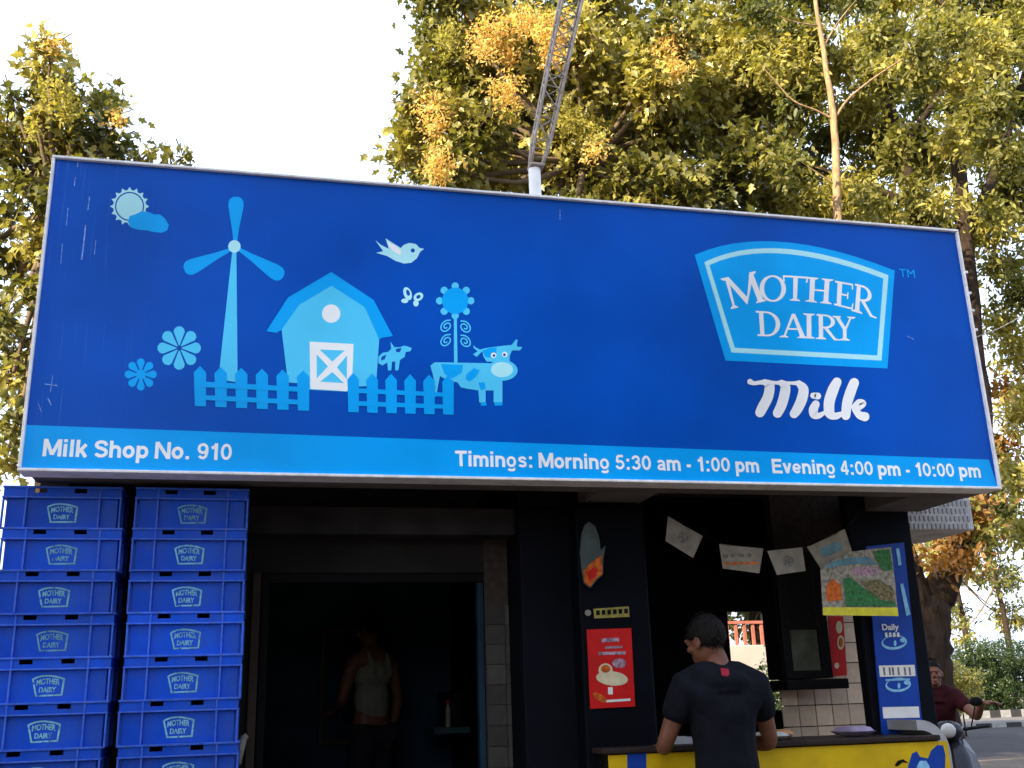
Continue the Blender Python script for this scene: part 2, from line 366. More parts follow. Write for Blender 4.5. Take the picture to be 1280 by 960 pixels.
# bird, butterfly
LAY[0] = 1
art('printed_bird', 's_pale', [[[(469,300),(476,306),(486,311),(482,298),(490,303),(501,310),(505,306),(512,303.5),(520,305),(524.5,310),(530,311),(525,315),(521,323),(514,328.5),(505,329.5),(494,326),(484,320),(470,316),(479,314)]]])
art('printed_bird_wing', 's_white', [[[(484,302),(494,307),(502,314),(500,319),(493,315),(487,309)]]])
art('printed_bird_eye', 's_blue', [[circ(516, 313, 2.6, 12)]])
art('printed_butterfly', 's_pale', [[circ(509.5, 367, 5, 16, 8.5, -.35), circ(510, 366, 2.2, 10, 4, -.35)], [circ(506, 376, 4.5, 12, 3)], [circ(523, 371, 6.5, 16, 5, -.6), circ(523, 371, 3, 10, 2.2, -.6)], [circ(520, 379, 3.5, 12, 4.2)]])
# tall curly flower
art('printed_tall_flower', 's_light', [[circ(569 + 19.5*math.cos(a), 376 + 18.5*math.sin(a), 4.6, 14)] for a in [2*math.pi*k/8 + .0 for k in range(8)]] + [[[(567.3, 394), (571, 394), (572, 456), (567.5, 456)]]])
art('printed_tall_flower_centre', 's_mid', [[circ(569, 376, 16.5)]])
bb = MB(); Y = lay()
for sx, cy0 in ((-1, 408), (1, 409), (-1, 426), (1, 427)):
    cx0 = 569.5 + sx*11.5; pts = []
    for k in range(15):
        t = k/14; a = -math.pi/2 - .3 + t*math.pi*3.3; r = 8.2*(1-t*.78); pts.append((cx0 - sx*r*math.cos(a+math.pi*.9)*1.0, cy0 + r*math.sin(a)))
    stroke(bb, pts, 1.7, Y, 3)
    Y -= .000012
sb(bb, 'printed_flower_curls', M['s_light'])
LAY[0] = 10
# cows
art('printed_cow_body', 's_light', [[[(538,457),(543,453),(552,453),(610,454),(628,456),(628,503),(617,503),(617,488),(607,488),(607,503),(599,503),(598,488),(584,486),(576,484),(572,478),(560,476),(550,470),(548,480),(546,492),(543,498),(544,484),(541,468)]]])
art('printed_cow_patches', 's_mid', [[[(551,455),(579,456),(577,466),(566,473),(556,468)]], [[(583,468),(592,460),(600,463),(595,471),(587,477),(582,474)]], [[(598,478),(606,478),(607,486),(601,488)]], [[(601,503.2),(608,503.2),(608,507),(601,507)]], [[(618,503.2),(628,503.2),(628,507),(618,507)]]])
art('printed_cow_head', 's_light', [[[(592,431),(594,434),(600,437),(608,435),(622,433),(640,431),(645,424),(647,425),(646,433),(653,434),(650,438),(640,438),(637,445),(637,452),(608,452),(604,445),(603,439),(596,446),(591,443),(597,439),(592,435)]]])
art('printed_cow_face_patch', 's_mid', [[[(603,438),(612,435),(621,434),(620,443),(612,447),(606,446)]]])
art('printed_cow_muzzle', 's_light', [[circ(627.5, 463, 19.5, 26, 13)]])
art('printed_cow_muzzle', 's_pale', [[circ(627.5, 462, 14, 22, 9.5)]])
art('printed_cow_eyes', 's_white', [[circ(617, 444, 3.4, 12)], [circ(631, 443, 3.4, 12)]])
art('printed_cow_pupils', 's_blue', [[circ(617.5, 444.5, 1.8, 10)], [circ(630.5, 443.5, 1.8, 10)]])
art('printed_calf', 's_light', [[[(473,446),(478,441),(485,440),(489,436),(488,427),(493,434),(500,434),(505,432),(509,433),(515,435),(513,439),(507,440),(506,446),(500,450),(498,463),(494,463),(494,452),(490,452),(489,463),(485,463),(484,453),(478,457),(473,454)]]])
art('printed_calf_patches', 's_dim', [[[(477,446),(483,443),(481,449),(476,451)]], [[(495,436),(502,435),(500,440),(495,440)]]])
# brand badge: arched trapezoid
def badge(sc, ox=860., oy=295., k=4.741):
    def q(x, y): return (ox + x/k, oy + y/k)
    def arc(a, m_, c, n=14):     # quadratic through three points
        a, m_, c = map(np.array, (a, m_, c)); ct = 2*m_ - (a + c)/2
        return [tuple((1-t)**2*a + 2*t*(1-t)*ct + t*t*c) for t in np.linspace(0, 1, n)]
    out = arc((40, 112), (560, 35), (1225, 205)) + [(1182, 785), (222, 738)]
    bo = arc((97, 155), (570, 75), (1188, 232)) + [(1147, 738), (257, 690)]
    bi = arc((127, 172), (570, 105), (1158, 252)) + [(1122, 708), (277, 662)]
    return [[q(*p) for p in l] for l in (out, bo, bi)]
LAY[0] = 1
o_, bo_, bi_ = badge(1)
art('badge', 's_mid', [[o_]])
art('badge_outline', 's_pale', [[bo_, bi_]])
# serif capitals, unit box with v down from 0 (top) to 1 (base)
def bar(x0, y0, x1, y1): return [[(x0, y0), (x1, y0), (x1, y1), (x0, y1)]]
def ser(x0, x1, y, up):   # bracketed serif
    h = .05
    return [[(x0, y), (x1, y), (x1, y - h*.6*up), (x1 - (x1-x0)*.28, y - h*1.7*up), (x0 + (x1-x0)*.28, y - h*1.7*up), (x0, y - h*.6*up)]]
def ring(cx, cy, ro, rr, th, tv, n=26, half=False):
    a0, a1 = (-math.pi/2, math.pi/2) if half else (0, 2*math.pi)
    A = [(cx + ro*math.cos(a), cy + rr*math.sin(a)) for a in np.linspace(a0, a1, n, endpoint=half)]
    B = [(cx + (ro-th)*math.cos(a), cy + (rr-tv)*math.sin(a)) for a in np.linspace(a0, a1, n, endpoint=half)]
    return [A + B[::-1]] if half else [A, B]
GL = {
 'M': [[[(.0,.0),(.17,.0),(.53,.74),(.47,.98),(.12,.2)]], [[(.53,.74),(.80,.0),(.88,.0),(.86,.16),(.47,.98)]], [[(.06,.05),(.15,.16),(.10,.98),(.04,.98)]], [[(.74,.1),(.88,.0),(.97,.98),(.81,.98)]], ser(-.04,.19,1,1), ser(.74,1.04,1,1), ser(-.06,.17,0,-1), ser(.78,.98,0,-1)],
 'O': [ring(.5, .5, .5, .52, .17, .07)],
 'T': [bar(.42, .05, .6, .97), bar(.0, .0, 1, .075), [[(0,.0),(.05,.0),(.07,.24),(.0,.24)]], [[(.95,.0),(1,.0),(1,.24),(.93,.24)]], ser(.26,.76,1,1)],
 'H': [bar(.14,.03,.32,.97), bar(.68,.03,.86,.97), bar(.3,.46,.7,.53), ser(0,.44,1,1), ser(.56,1,1,1), ser(0,.44,0,-1), ser(.56,1,0,-1)],
 'E': [bar(.16,.03,.38,.97), bar(.03,0,.9,.07), bar(.3,.46,.7,.53), bar(.03,.93,.98,1), [[(.84,.0),(.9,.0),(.92,.22),(.87,.22)]], [[(.66,.36),(.71,.36),(.71,.63),(.66,.63)]], [[(.94,.76),(1.0,.74),(.98,1),(.9,1)]]],
 'R': [bar(.14,.03,.32,.97), ring(.42,.28,.42,.28,.17,.07,14,True), bar(.05,0,.44,.07), bar(.28,.49,.44,.56), [[(.36,.55),(.52,.53),(.86,.95),(1.04,.98),(1.04,1.02),(.78,1.02)]], ser(.0,.46,1,1)],
 'D': [bar(.14,.03,.31,.97), ring(.42,.5,.55,.5,.18,.07,20,True), bar(.02,0,.44,.07), bar(.02,.93,.44,1)],
 'A': [[[(.46,.0),(.58,.0),(.96,.97),(.77,.97)]], [[(.46,.0),(.53,.12),(.2,.97),(.12,.97)]], bar(.27,.6,.72,.67), ser(-.02,.32,1,1), ser(.66,1.06,1,1)],
 'I': [bar(.3,.03,.7,.97), ser(0,1,1,1), ser(0,1,0,-1)],
 'Y': [[[(.04,.02),(.24,.02),(.6,.52),(.44,.56)]], [[(.78,.02),(.86,.02),(.6,.56),(.5,.52)]], bar(.43,.5,.61,.97), ser(.26,.78,1,1), ser(-.06,.34,0,-1), ser(.64,1.04,0,-1)]}
quads = [('M', (205,250), (405,207), (455,387), (262,432)), ('O', (425,232), (582,238), (580,390), (423,384)), ('T', (562,232), (712,242), (694,388), (572,380)),
         ('H', (702,242), (862,258), (852,404), (696,388)), ('E', (868,264), (990,286), (978,438), (862,408)), ('R', (985,280), (1108,312), (1112,484), (968,444)),
         ('D', (398,443), (552,452), (550,598), (410,592)), ('A', (545,458), (700,464), (702,606), (545,600)), ('I', (683,458), (752,462), (752,608), (683,606)),
         ('R', (755,462), (892,470), (895,616), (757,610)), ('Y', (865,473), (988,480), (985,622), (868,616))]
LAY[0] = 4
for ch, a, bq, c, d in quads:
    mb = MB(); LAY[0] = 4 + (LAY[0] + 1) % 2; Y = lay()
    for i, lp in enumerate(GL[ch]):
        lo = [[((a[0]*(1-u)+bq[0]*u)*(1-v)+(d[0]*(1-u)+c[0]*u)*v, (a[1]*(1-u)+bq[1]*u)*(1-v)+(d[1]*(1-u)+c[1]*u)*v) for u, v in l] for l in lp]
        fillpoly(mb, [[(860 + x/4.741, 295 + y/4.741) for x, y in l] for l in lo], Y - i*.000006)
    sb(mb, 'badge_letter', M['s_white'])
# script word: brush strokes in crop pixels
def S(x, y): return (920 + x/6.737, 460 + y/6.737)
def script(name, m, grow):
    mb = MB(); Y = lay()
    SS = [([(118,115),(150,128),(200,122),(245,118)], [48,34,34,50]),
          ([(245,122),(282,150),(270,240),(225,330),(202,375)], [50,84,86,88,80]),
          ([(285,118),(345,125),(385,120)], [26,30,44]), ([(385,128),(415,160),(405,240),(380,320),(350,380)], [56,84,86,86,80]),
          ([(430,125),(490,128),(530,125)], [26,30,44]), ([(535,135),(568,180),(555,260),(520,340),(490,385)], [56,86,90,86,76]),
          ([(650,232),(688,236)], [50,58]), ([(672,305),(652,350),(660,392),(700,400),(750,372)], [66,78,74,50,26]),
          ([(850,118),(815,190),(785,290),(790,380),(835,405),(880,390)], [78,92,92,86,60,46]),
          ([(995,125),(965,200),(935,300),(925,400)], [82,88,84,76]),
          ([(985,330),(1035,288),(1070,300),(1040,335),(1000,345)], [34,50,56,38,24]), ([(1000,345),(1040,395),(1085,410)], [50,66,78])]
    for i, (pts, w) in enumerate(SS):
        stroke(mb, [S(*p) for p in pts], [(v + grow)/6.737 for v in w], Y - i*.00002, 7)
    LAY[0] += 4
    return sb(mb, name, M[m])
LAY[0] = 1
LAY[0] = 1
for pts, w_ in (([(98, 197), (97, 208)], 1.6), ([(94, 222), (93, 232)], 1.2), ([(112, 246), (110, 262)], 1.3), ([(107, 282), (104, 310), (102, 324)], 1.8), ([(85, 260), (83, 282)], 1.0), ([(78, 305), (76, 330)], .9), ([(56, 480), (72, 482)], 1.4), ([(60, 498), (64, 506)], 1.6), ([(48, 505), (52, 515)], 1.2), ([(66, 470), (63, 490)], 1.0), ([(120, 300), (118, 318)], .8), ([(700, 262), (700, 275)], .8), ([(1134, 420), (1142, 424)], .9)):
    sb(stroke(MB(), pts, w_, lay(), 4), 'scuff', M['scuff'])
LAY[0] = 1
script('script_word_shadow', 's_dim', 16); script('script_word', 's_white', 0)
# bold grotesque lettering drawn as broad strokes; cap height 1, x-height .73, stroke .19
def arcpts(cx, cy, rx, ry_, a0, a1, n=14): return [(cx + rx*math.cos(math.radians(a)), cy + ry_*math.sin(math.radians(a))) for a in np.linspace(a0, a1, n)]
SWD = .195; hs = SWD/2; XH = .74
bowl = lambda x: arcpts(x, XH/2, .235, XH/2 - hs, 0, 360, 26)
def mk():
    g = {}; b_ = .095
    g['M'] = (.98, [[(b_, 0), (b_, 1)], [(b_+.03, .98), (.49, .10)], [(.49, .10), (.98-b_-.03, .98)], [(.98-b_, 0), (.98-b_, 1)]])
    g['N'] = (.86, [[(b_, 0), (b_, 1)], [(b_+.02, .97), (.86-b_-.02, .03)], [(.86-b_, 0), (.86-b_, 1)]])
    g['T'] = (.76, [[(0, .905), (.76, .905)], [(.38, 0), (.38, .9)]])
    g['E'] = (.74, [[(b_, 0), (b_, 1)], [(b_, .905), (.72, .905)], [(b_, .52), (.66, .52)], [(b_, .095), (.74, .095)]])
    g['S'] = (.76, [[(.67, .70)] + arcpts(.38, .72, .27, .19, 20, 180, 9)[1:] + [(.13, .66), (.22, .575), (.38, .525), (.55, .47), (.655, .38), (.665, .30)] + arcpts(.385, .29, .28, .20, 0, -165, 9)[1:]])
    g['i'] = (.30, [[(.15, 0), (.15, XH)], [(.15, .83), (.15, 1.01)]]); g['l'] = (.30, [[(.15, 0), (.15, 1)]])
    g['k'] = (.64, [[(b_+.03, 0), (b_+.03, 1)], [(.18, .28), (.56, .74)], [(.28, .44), (.58, 0)]])
    g['h'] = (.69, [[(b_+.03, 0), (b_+.03, 1)], [(b_+.03, .42)] + arcpts(.35, .44, .22, .205, 165, 0, 9) + [(.57, 0)]])
    g['n'] = (.69, [[(b_+.03, 0), (b_+.03, XH)], [(b_+.03, .42)] + arcpts(.35, .44, .22, .205, 165, 0, 9) + [(.57, 0)]])
    g['m'] = (1.02, [[(b_+.03, 0), (b_+.03, XH)], [(b_+.03, .44)] + arcpts(.325, .46, .19, .185, 165, 0, 8) + [(.515, 0)], [(.515, .44)] + arcpts(.71, .46, .19, .185, 165, 0, 8) + [(.90, 0)]])
    g['r'] = (.46, [[(b_+.03, 0), (b_+.03, XH)], [(b_+.03, .36), (.17, .54), (.28, .63), (.44, .635)]])
    g['o'] = (.69, [bowl(.345)]); g['0'] = (.67, [arcpts(.335, .5, .235, .405, 0, 360, 26)])
    g['p'] = (.70, [[(b_+.03, -.28), (b_+.03, XH)], arcpts(.365, XH/2, .23, XH/2-hs, 0, 360, 24)])
    g['g'] = (.70, [[(.575, XH), (.575, -.06)] + arcpts(.34, -.04, .235, .145, 0, -150, 9), arcpts(.335, XH/2, .23, XH/2-hs, 0, 360, 24)])
    g['a'] = (.66, [arcpts(.33, .50, .20, .145, 165, 10, 9) + [(.535, .40), (.535, .12), (.57, 0)], [(.53, .41), (.38, .375), (.22, .33), (.14, .22), (.19, .11), (.30, .09), (.43, .13), (.53, .24)]])
    g['e'] = (.67, [[(.12, .36), (.56, .36)], arcpts(.335, XH/2, .235, XH/2-hs, 0, 325, 22)])
    g['s'] = (.63, [[(.53, .53)] + arcpts(.315, .53, .20, .12, 20, 180, 8)[1:] + [(.17, .44), (.315, .385), (.46, .335), (.52, .25)] + arcpts(.315, .215, .21, .125, 0, -165, 8)[1:]])
    g['v'] = (.64, [[(.09, XH), (.32, .03)], [(.55, XH), (.32, .03)]])
    g['9'] = (.67, [arcpts(.33, .66, .225, .245, 0, 360, 22), [(.555, .66), (.555, .40), (.50, .20), (.38, .10), (.24, .12), (.13, .22)]])
    g['1'] = (.56, [[(.36, 0), (.36, 1)], [(.36, .88), (.26, .77), (.10, .70)]])
    g['5'] = (.67, [[(.58, .905), (.20, .905)], [(.20, .905), (.145, .50)], [(.145, .48), (.26, .55)] + arcpts(.335, .335, .235, .24, 80, -165, 14)])
    g['3'] = (.67, [[(.12, .72)] + arcpts(.33, .72, .205, .185, 165, -75, 12) + [(.30, .53)], [(.30, .53)] + arcpts(.33, .30, .235, .21, 80, -165, 13)])
    g['4'] = (.67, [[(.46, 0), (.46, 1)], [(.44, .95), (.08, .33)], [(.05, .285), (.64, .285)]])
    g['.'] = (.34, [[(.17, 0), (.17, .19)]]); g[':'] = (.36, [[(.18, 0), (.18, .19)], [(.18, .55), (.18, .74)]]); g['-'] = (.42, [[(.06, .36), (.36, .36)]]); g[' '] = (.26, [])
    return g
FONT = mk()
def bold_text(body):
    """flat strokes: list of (verts, faces) in (x, z), plus the total width"""
    x = 0; out = []
    for ch in body:
        w, st = FONT[ch]
        for p in st:
            q = np.array(p, float); closed = np.allclose(q[0], q[-1]) and len(q) > 4; L, Rr = [], []; sw = SWD*(.84 if ch in 'aegs59340' else 1)
            for i in range(len(q)):
                d0 = q[i]-q[i-1] if i > 0 else (q[0]-q[-2] if closed else q[1]-q[0]); d1 = q[i+1]-q[i] if i < len(q)-1 else (q[1]-q[0] if closed else q[-1]-q[-2])
                d = d0/np.linalg.norm(d0)+d1/np.linalg.norm(d1); d /= np.linalg.norm(d); n = np.array([-d[1], d[0]])
                L.append(q[i]+n*sw/2); Rr.append(q[i]-n*sw/2)
            v = []; 
            for a, c in zip(L, Rr): v += [(a[0]+x, a[1]), (c[0]+x, c[1])]
            out.append((v, [(2*i, 2*i+1, 2*i+3, 2*i+2) for i in range(len(q)-1)]))
        x += w + .05
    return out, x - .05
def word_px(m, body, x0, x1, ytop, ybase):
    Y = lay(); A, B, C = P(x0, ybase, Y), P(x0, ytop, Y), P(x1, ybase, Y)
    tot = bold_text(body)[1]; k = (C.x - A.x)/tot; xs = 0
    for wd in body.split(' '):
        sts, w = bold_text(wd); mb = MB()
        for i, (v, f) in enumerate(sts): mb.add([(A.x + (xs+a)*k, Y - (i % 9)*.000008, A.z + (B.z-A.z)*c) for a, c in v], f)
        sb(mb, 'lettering', M[m]); xs += w + .26 + .10
# plain lettering: Blender's built-in font, fitted between the pixels of its first and last letter
def textmesh(body, bold=.0):
    c = bpy.data.curves.new('t', 'FONT'); c.body = body; c.size = 1; c.offset = bold; c.resolution_u = 4; c.fill_mode = 'FRONT'
    o = bpy.data.objects.new('t', c); lk(o); bpy.context.view_layer.update()
    me = bpy.data.meshes.new_from_object(o.evaluated_get(bpy.context.evaluated_depsgraph_get()))
    v = [tuple(x.co) for x in me.vertices]; f = [tuple(p.vertices) for p in me.polygons]
    bpy.data.objects.remove(o); bpy.data.curves.remove(c); bpy.data.meshes.remove(me)
    return np.array(v), f
def text_px(name, m, body, x0, x1, ytop, ybase, par=None, bold=.02, Y=None):
    """(x0, ytop..ybase) is where the capital height of the first letter stands in the photograph, x1 its right end"""
    v, f = textmesh(body, bold); Y = Y or lay()
    A, B, C = P(x0, ybase, Y), P(x0, ytop, Y), P(x1, ybase, Y)
    cap = textmesh('H', bold)[0][:, 1].max(); u = (v[:, 0] - v[:, 0].min()) / (v[:, 0].max() - v[:, 0].min()); w = v[:, 1] / cap
    vs = [(A.x + (C.x - A.x)*a, Y, A.z + (B.z - A.z)*c) for a, c in zip(u, w)]
    mb = MB(); mb.add(vs, f); return sb(mb, name, m if not isinstance(m, str) else M[m], 0, par)
LAY[0] = 2
word_px('s_white', 'Milk Shop No. 910', 53, 290, 548.5, 570.2)
word_px('s_white', 'Timings: Morning 5:30 am - 1:00 pm', 569, 949, 563.2, 582.6)
word_px('s_white', 'Evening 4:00 pm - 10:00 pm', 966, 1226, 573.6, 591.4)
text_px('lettering', 's_mid', 'TM', 1125, 1144, 336, 346, bold=0)

# ------------------------------------------------------------------ kiosk
kiosk = empty('milk_kiosk', 'dark flat-roofed roadside milk kiosk with open bays under the blue signboard', 'kiosk', (1.4, 5.0, 0))
def kb(mb, name, m, bev=0): return adopt(mb.build(name, M[m] if isinstance(m, str) else m, None, bev), kiosk)
def rect(x0, y0, x1, y1, Y):
    xm, ym = (x0+x1)/2, (y0+y1)/2
    return P(x0, ym, Y).x, P(x1, ym, Y).x, P(xm, y1, Y).z, P(xm, y0, Y).z
KX0, KX1, KB = -.985, 3.70, 6.5
ZS = 2.345
kb(MB().box(KX0, KX1, 4.725, KB + .12, 2.66, 2.80), 'roof', 'conc', .01)
kb(MB().box(KX0, 3.70, 4.725, 4.87, ZS, 2.657), 'canopy_beam', 'conc', .006)
bx0, bx1 = P(748, 622, 4.9).x, P(822, 622, 4.9).x
kb(MB().box(bx0, bx1, 4.873, 5.25, ZS + .003, 2.655), 'bracket', 'conc', .006)
kb(MB().box(3.34, 3.69, 4.873, 5.30, ZS + .003, 2.655), 'bracket', 'conc', .006)
# sides, back, floor, inner walls
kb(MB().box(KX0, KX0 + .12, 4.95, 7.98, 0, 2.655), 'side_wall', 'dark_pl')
kb(MB().box(0, KX1 - .02, 4.98, KB - .003, 0, .12), 'floor_slab', 'conc', .01)
kb(MB().box(KX0 + .123, -.001, 5.21, KB - .003, 0, .12), 'floor_slab', 'conc', .01)
YW = 5.55
x0, x1, z0, z1 = rect(300, 634, 722, 668, 5.35)
kb(MB().box(KX0 + .125, x1, 5.35, 5.52, z0, z1), 'lintel', mat('lintel_plaster', (.04, .039, .042), .9, .35, 5, .3, 40, dirt=(.02, .02, .02), dscale=3, damt=.8, spec=.08), .006)
ox0, ox1, oz0, oz1 = rect(336, 716, 607, 958, YW)     # window opening of the left bay
wx1 = P(657, 800, YW).x
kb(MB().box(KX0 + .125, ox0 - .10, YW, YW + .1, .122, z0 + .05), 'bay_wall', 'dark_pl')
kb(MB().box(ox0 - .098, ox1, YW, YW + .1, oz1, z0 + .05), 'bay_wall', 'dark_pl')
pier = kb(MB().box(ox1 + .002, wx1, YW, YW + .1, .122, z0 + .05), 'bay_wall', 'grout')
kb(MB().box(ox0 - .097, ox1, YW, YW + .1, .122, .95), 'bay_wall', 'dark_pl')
kb(MB().box(ox0 - .097, ox0 - .055, YW - .02, YW + .08, .951, oz1 - .001), 'window_frame', mat('brown_frame', (.05, .035, .028), .7, .2, 9), .004)
kb(MB().box(ox0 - .05, ox0 - .012, YW - .01, YW + .08, .951, oz1 - .001), 'window_frame', 'black', .004)
kb(MB().box(ox0 - .01, ox1 - .001, YW + .01, YW + .07, oz1 - .05, oz1 - .001), 'window_frame', 'black', .004)
kb(MB().box(ox1 - .035, ox1 - .002, YW + .01, YW + .07, .951, oz1 - .052), 'window_frame', 'bluedark', .004)
# grey tiles on the pier right of the window
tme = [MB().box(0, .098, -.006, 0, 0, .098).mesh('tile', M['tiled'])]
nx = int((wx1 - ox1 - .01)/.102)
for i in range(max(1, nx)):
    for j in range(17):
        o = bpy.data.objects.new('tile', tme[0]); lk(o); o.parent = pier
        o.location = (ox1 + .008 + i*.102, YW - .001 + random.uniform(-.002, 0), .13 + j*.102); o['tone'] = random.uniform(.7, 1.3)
# inside of the left bay: blue boarded back, a framed hatch and a shelf
kb(MB().box(KX0 + .125, wx1 + .05, 7.90, 7.98, .122, 2.655), 'bay_back', 'bluedark')
kb(MB().box(wx1 + .005, wx1 + .06, YW + .1, 7.895, .122, 2.655), 'partition', 'navy')
hx0, hx1, hz0, hz1 = rect(405, 790, 452, 925, 7.86)
hf = mat('olive_hatch_frame', (.075, .06, .03), .7, .2, 10)
for q in ((hx0-.03, hx0, hz0, hz1), (hx1, hx1+.03, hz0, hz1), (hx0-.03, hx1+.03, hz1+.001, hz1+.03), (hx0-.03, hx1+.03, hz0-.03, hz0-.001)):
    kb(MB().box(q[0], q[1], 7.84, 7.898, q[2], q[3]), 'hatch_frame', hf, .003)
sx0, sx1, sz0, sz1 = rect(535, 905, 606, 912, 7.4)
kb(MB().box(sx0, wx1, 7.15, 7.6, sz0 - .02, sz0 + .02), 'shelf', mat('teal_shelf', (.02, .05, .06), .6, .2, 8), .004)
# middle: navy pillar and the poster panel
px0, px1, _, _ = rect(657, 690, 726, 955, 5.2)
kb(MB().box(px0, px1, 5.255, 5.9, .122, 2.34), 'pillar', 'navy', .01)
qx0, qx1, qz0, qz1 = rect(727, 672, 816, 955, 5.12)
kb(MB().box(qx0, qx1, 5.12, 5.75, .122, 2.34), 'poster_panel', mat('near_black_panel', (.003, .004, .007), .55, .2, 8, spec=.05), .012)
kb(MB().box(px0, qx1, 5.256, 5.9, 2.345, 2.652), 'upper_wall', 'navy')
# right bay: deep room with a back opening, tiled return wall, end pillar
rx0, rx1, rz0, rz1 = rect(914, 764, 1004, 888, KB)
kb(MB().box(wx1 + .062, rx0, KB, KB + .05, 0, 2.655), 'back_wall', 'navy')
kb(MB().box(rx1, KX1, KB, KB + .05, 0, 2.655), 'back_wall', 'navy')
kb(MB().box(rx0 + .001, rx1 - .001, KB, KB + .05, rz1, 2.655), 'back_wall', 'navy')
kb(MB().box(rx0 + .001, rx1 - .001, KB, KB + .05, 0, rz0), 'back_wall', 'navy')
kb(MB().box(KX0, wx1 + .06, KB + .122, 8.0, 2.662, 2.80), 'roof', 'conc', .01)
kb(MB().box(KX0 + .122, wx1 - .001, 5.95, 7.89, .1205, .40), 'raised_floor', 'dark_pl')
kb(MB().box(KX1 - .10, KX1, 5.95, KB - .002, 0, 2.655), 'side_wall', 'navy')
# end pillar behind the blue banner
ex0, ex1, _, _ = rect(1080, 672, 1160, 935, 5.30)
kb(MB().box(ex0, ex1, 5.31, 5.39, .0, 2.655), 'pillar', 'navy', .01)
# pebbled fascia at the right end
fx0, fx1, fz0, fz1 = rect(1126, 618, 1215, 662, 5.36)
fas = kb(MB().box(fx0, fx1, 5.36, 5.9, fz0, 2.56), 'fascia', 'grille', .008)
pb = MB()
ni, nj = 15, 6
for i in range(ni):
    for j in range(nj):
        cx_ = fx0 + .02 + (i + (.5 if j % 2 else 0))*(fx1-fx0-.04)/ni; cz_ = fz0 + .02 + j*(2.53-fz0)/nj
        pb.box(cx_ - .006, cx_ + .006, 5.352, 5.3595, cz_ - .016, cz_ + .016)  # raised bars whose darker grey stands in for the shade of holes
o = pb.build('painted_recesses', mat('recess_shade_tone', (.38, .38, .39), .9)); o.parent = fas; stuff(o)
# tiled return wall
YT = 5.86
tx0, tx1, tz0, tz1 = rect(984, 745, 1092, 935, YT)
tx1 = P(1099, 860, YT).x
tw = kb(MB().box(tx0, tx1 + .05, YT + .005, YT + .09, .122, 2.655), 'tiled_wall', 'grout')
tw_, th_ = .108, .118
tm_ = MB().box(.003, tw_ - .003, -.007, .004, .003, th_ - .003).mesh('tile', M['tile'])
nx = int((tx1 - tx0)/tw_) + 1
for i in range(nx):
    for j in range(9):
        zz = 1.06 + j*th_
        if zz + th_ > 1.95: continue
        o = bpy.data.objects.new('tile', tm_); lk(o, tw); o.location = (tx1 - .004 - (i+1)*tw_, YT + .003 - random.uniform(0, .002), zz); o['tone'] = random.uniform(.8, 1.15)
# wall cabinet with a pane
cx0, cx1, cz0, cz1 = rect(976, 690, 1034, 862, 5.62)
cab = empty('wall_cabinet', 'black glass-fronted wall cabinet on the tiled wall beside the red strip poster', 'cabinet', ((cx0+cx1)/2, 5.62, cz0))
def cb(mb, name, m, bev=0, par=None): return adopt(mb.build(name, M[m] if isinstance(m, str) else m, None, bev), par or cab)
cb(MB().box(cx0, cx1, 5.66, 5.853, cz0 + .06, cz1), 'back_box', 'black', .006)
gx0, gx1, gz0, gz1 = rect(990, 786, 1026, 838, 5.62)
for q in ((cx0, gx0, cz0+.06, cz1), (gx1, cx1, cz0+.06, cz1), (gx0+.001, gx1-.001, gz1, cz1), (gx0+.001, gx1-.001, cz0+.06, gz0)):
    cb(MB().box(q[0], q[1], 5.62, 5.657, q[2], q[3]), 'door_frame', 'black', .004)
cb(MB().box(gx0, gx1, 5.645, 5.650, gz0, gz1), 'pane', mat('dusty_pane', (.075, .085, .068), .12, .4, 9))
cb(MB().box(cx0 - .02, cx1 + .07, 5.58, 5.80, cz0, cz0 + .055), 'ledge', 'black', .006)

# service counter
c0, c1, cz, _ = rect(752, 940, 1187, 936, 5.0)
cz = P(960, 934, 5.0).z; YC = 5.0
ctr = empty('service_counter', 'yellow fronted service counter with dark top at the foot of the kiosk', 'counter', ((c0+c1)/2, YC, 0))
def ct(mb, name, m, bev=0): return adopt(mb.build(name, M[m] if isinstance(m, str) else m, None, bev), ctr)
ct(MB().box(c0 + .01, c1 - .05, YC + .004, YC + .46, 0, cz - .004), 'carcass', 'black')
fp = ct(MB().box(c0 + .03, c1 - .015, YC - .012, YC + .002, .04, cz - .006), 'front_panel', 'yellow')
ct(MB().box(c0 - .01, c1 - .06, YC - .03, YC + .48, cz, cz + .026), 'top', 'counter', .006)
# pale rounded end panel
pr = [(0, 0), (.0, cz + .07)] + [(.17 - .17*math.cos(0) + .0 + 0, 0)] * 0
arcp = [(-.16 + .16*math.sin(a), cz - .06 + .16*math.cos(a)) for a in np.linspace(0, math.pi/2, 9)]
poly = [(-.175, cz + .10)] + [(x, z) for x, z in arcp] + [(0, 0), (-.05, 0), (-.05, cz - .06)] + [(-.16 + .11*math.sin(a), cz - .06 + .11*math.cos(a)) for a in np.linspace(math.pi/2, 0, 7)] + [(-.175, cz + .05)]
n = len(poly); v = [(c1 + .02 + x, YC + .02, z) for x, z in poly] + [(c1 + .02 + x, YC + .48, z) for x, z in poly]
tr = tessellate_polygon([[Vector((x, z, 0)) for x, z in poly]])
mbp = MB(); mbp.add(v, [tuple(t) for t in tr] + [tuple(i + n for i in t)[::-1] for t in tr] + [(i, i+n, (i+1) % n + n, (i+1) % n) for i in range(n)])
ct(mbp, 'end_panel', 'steel')
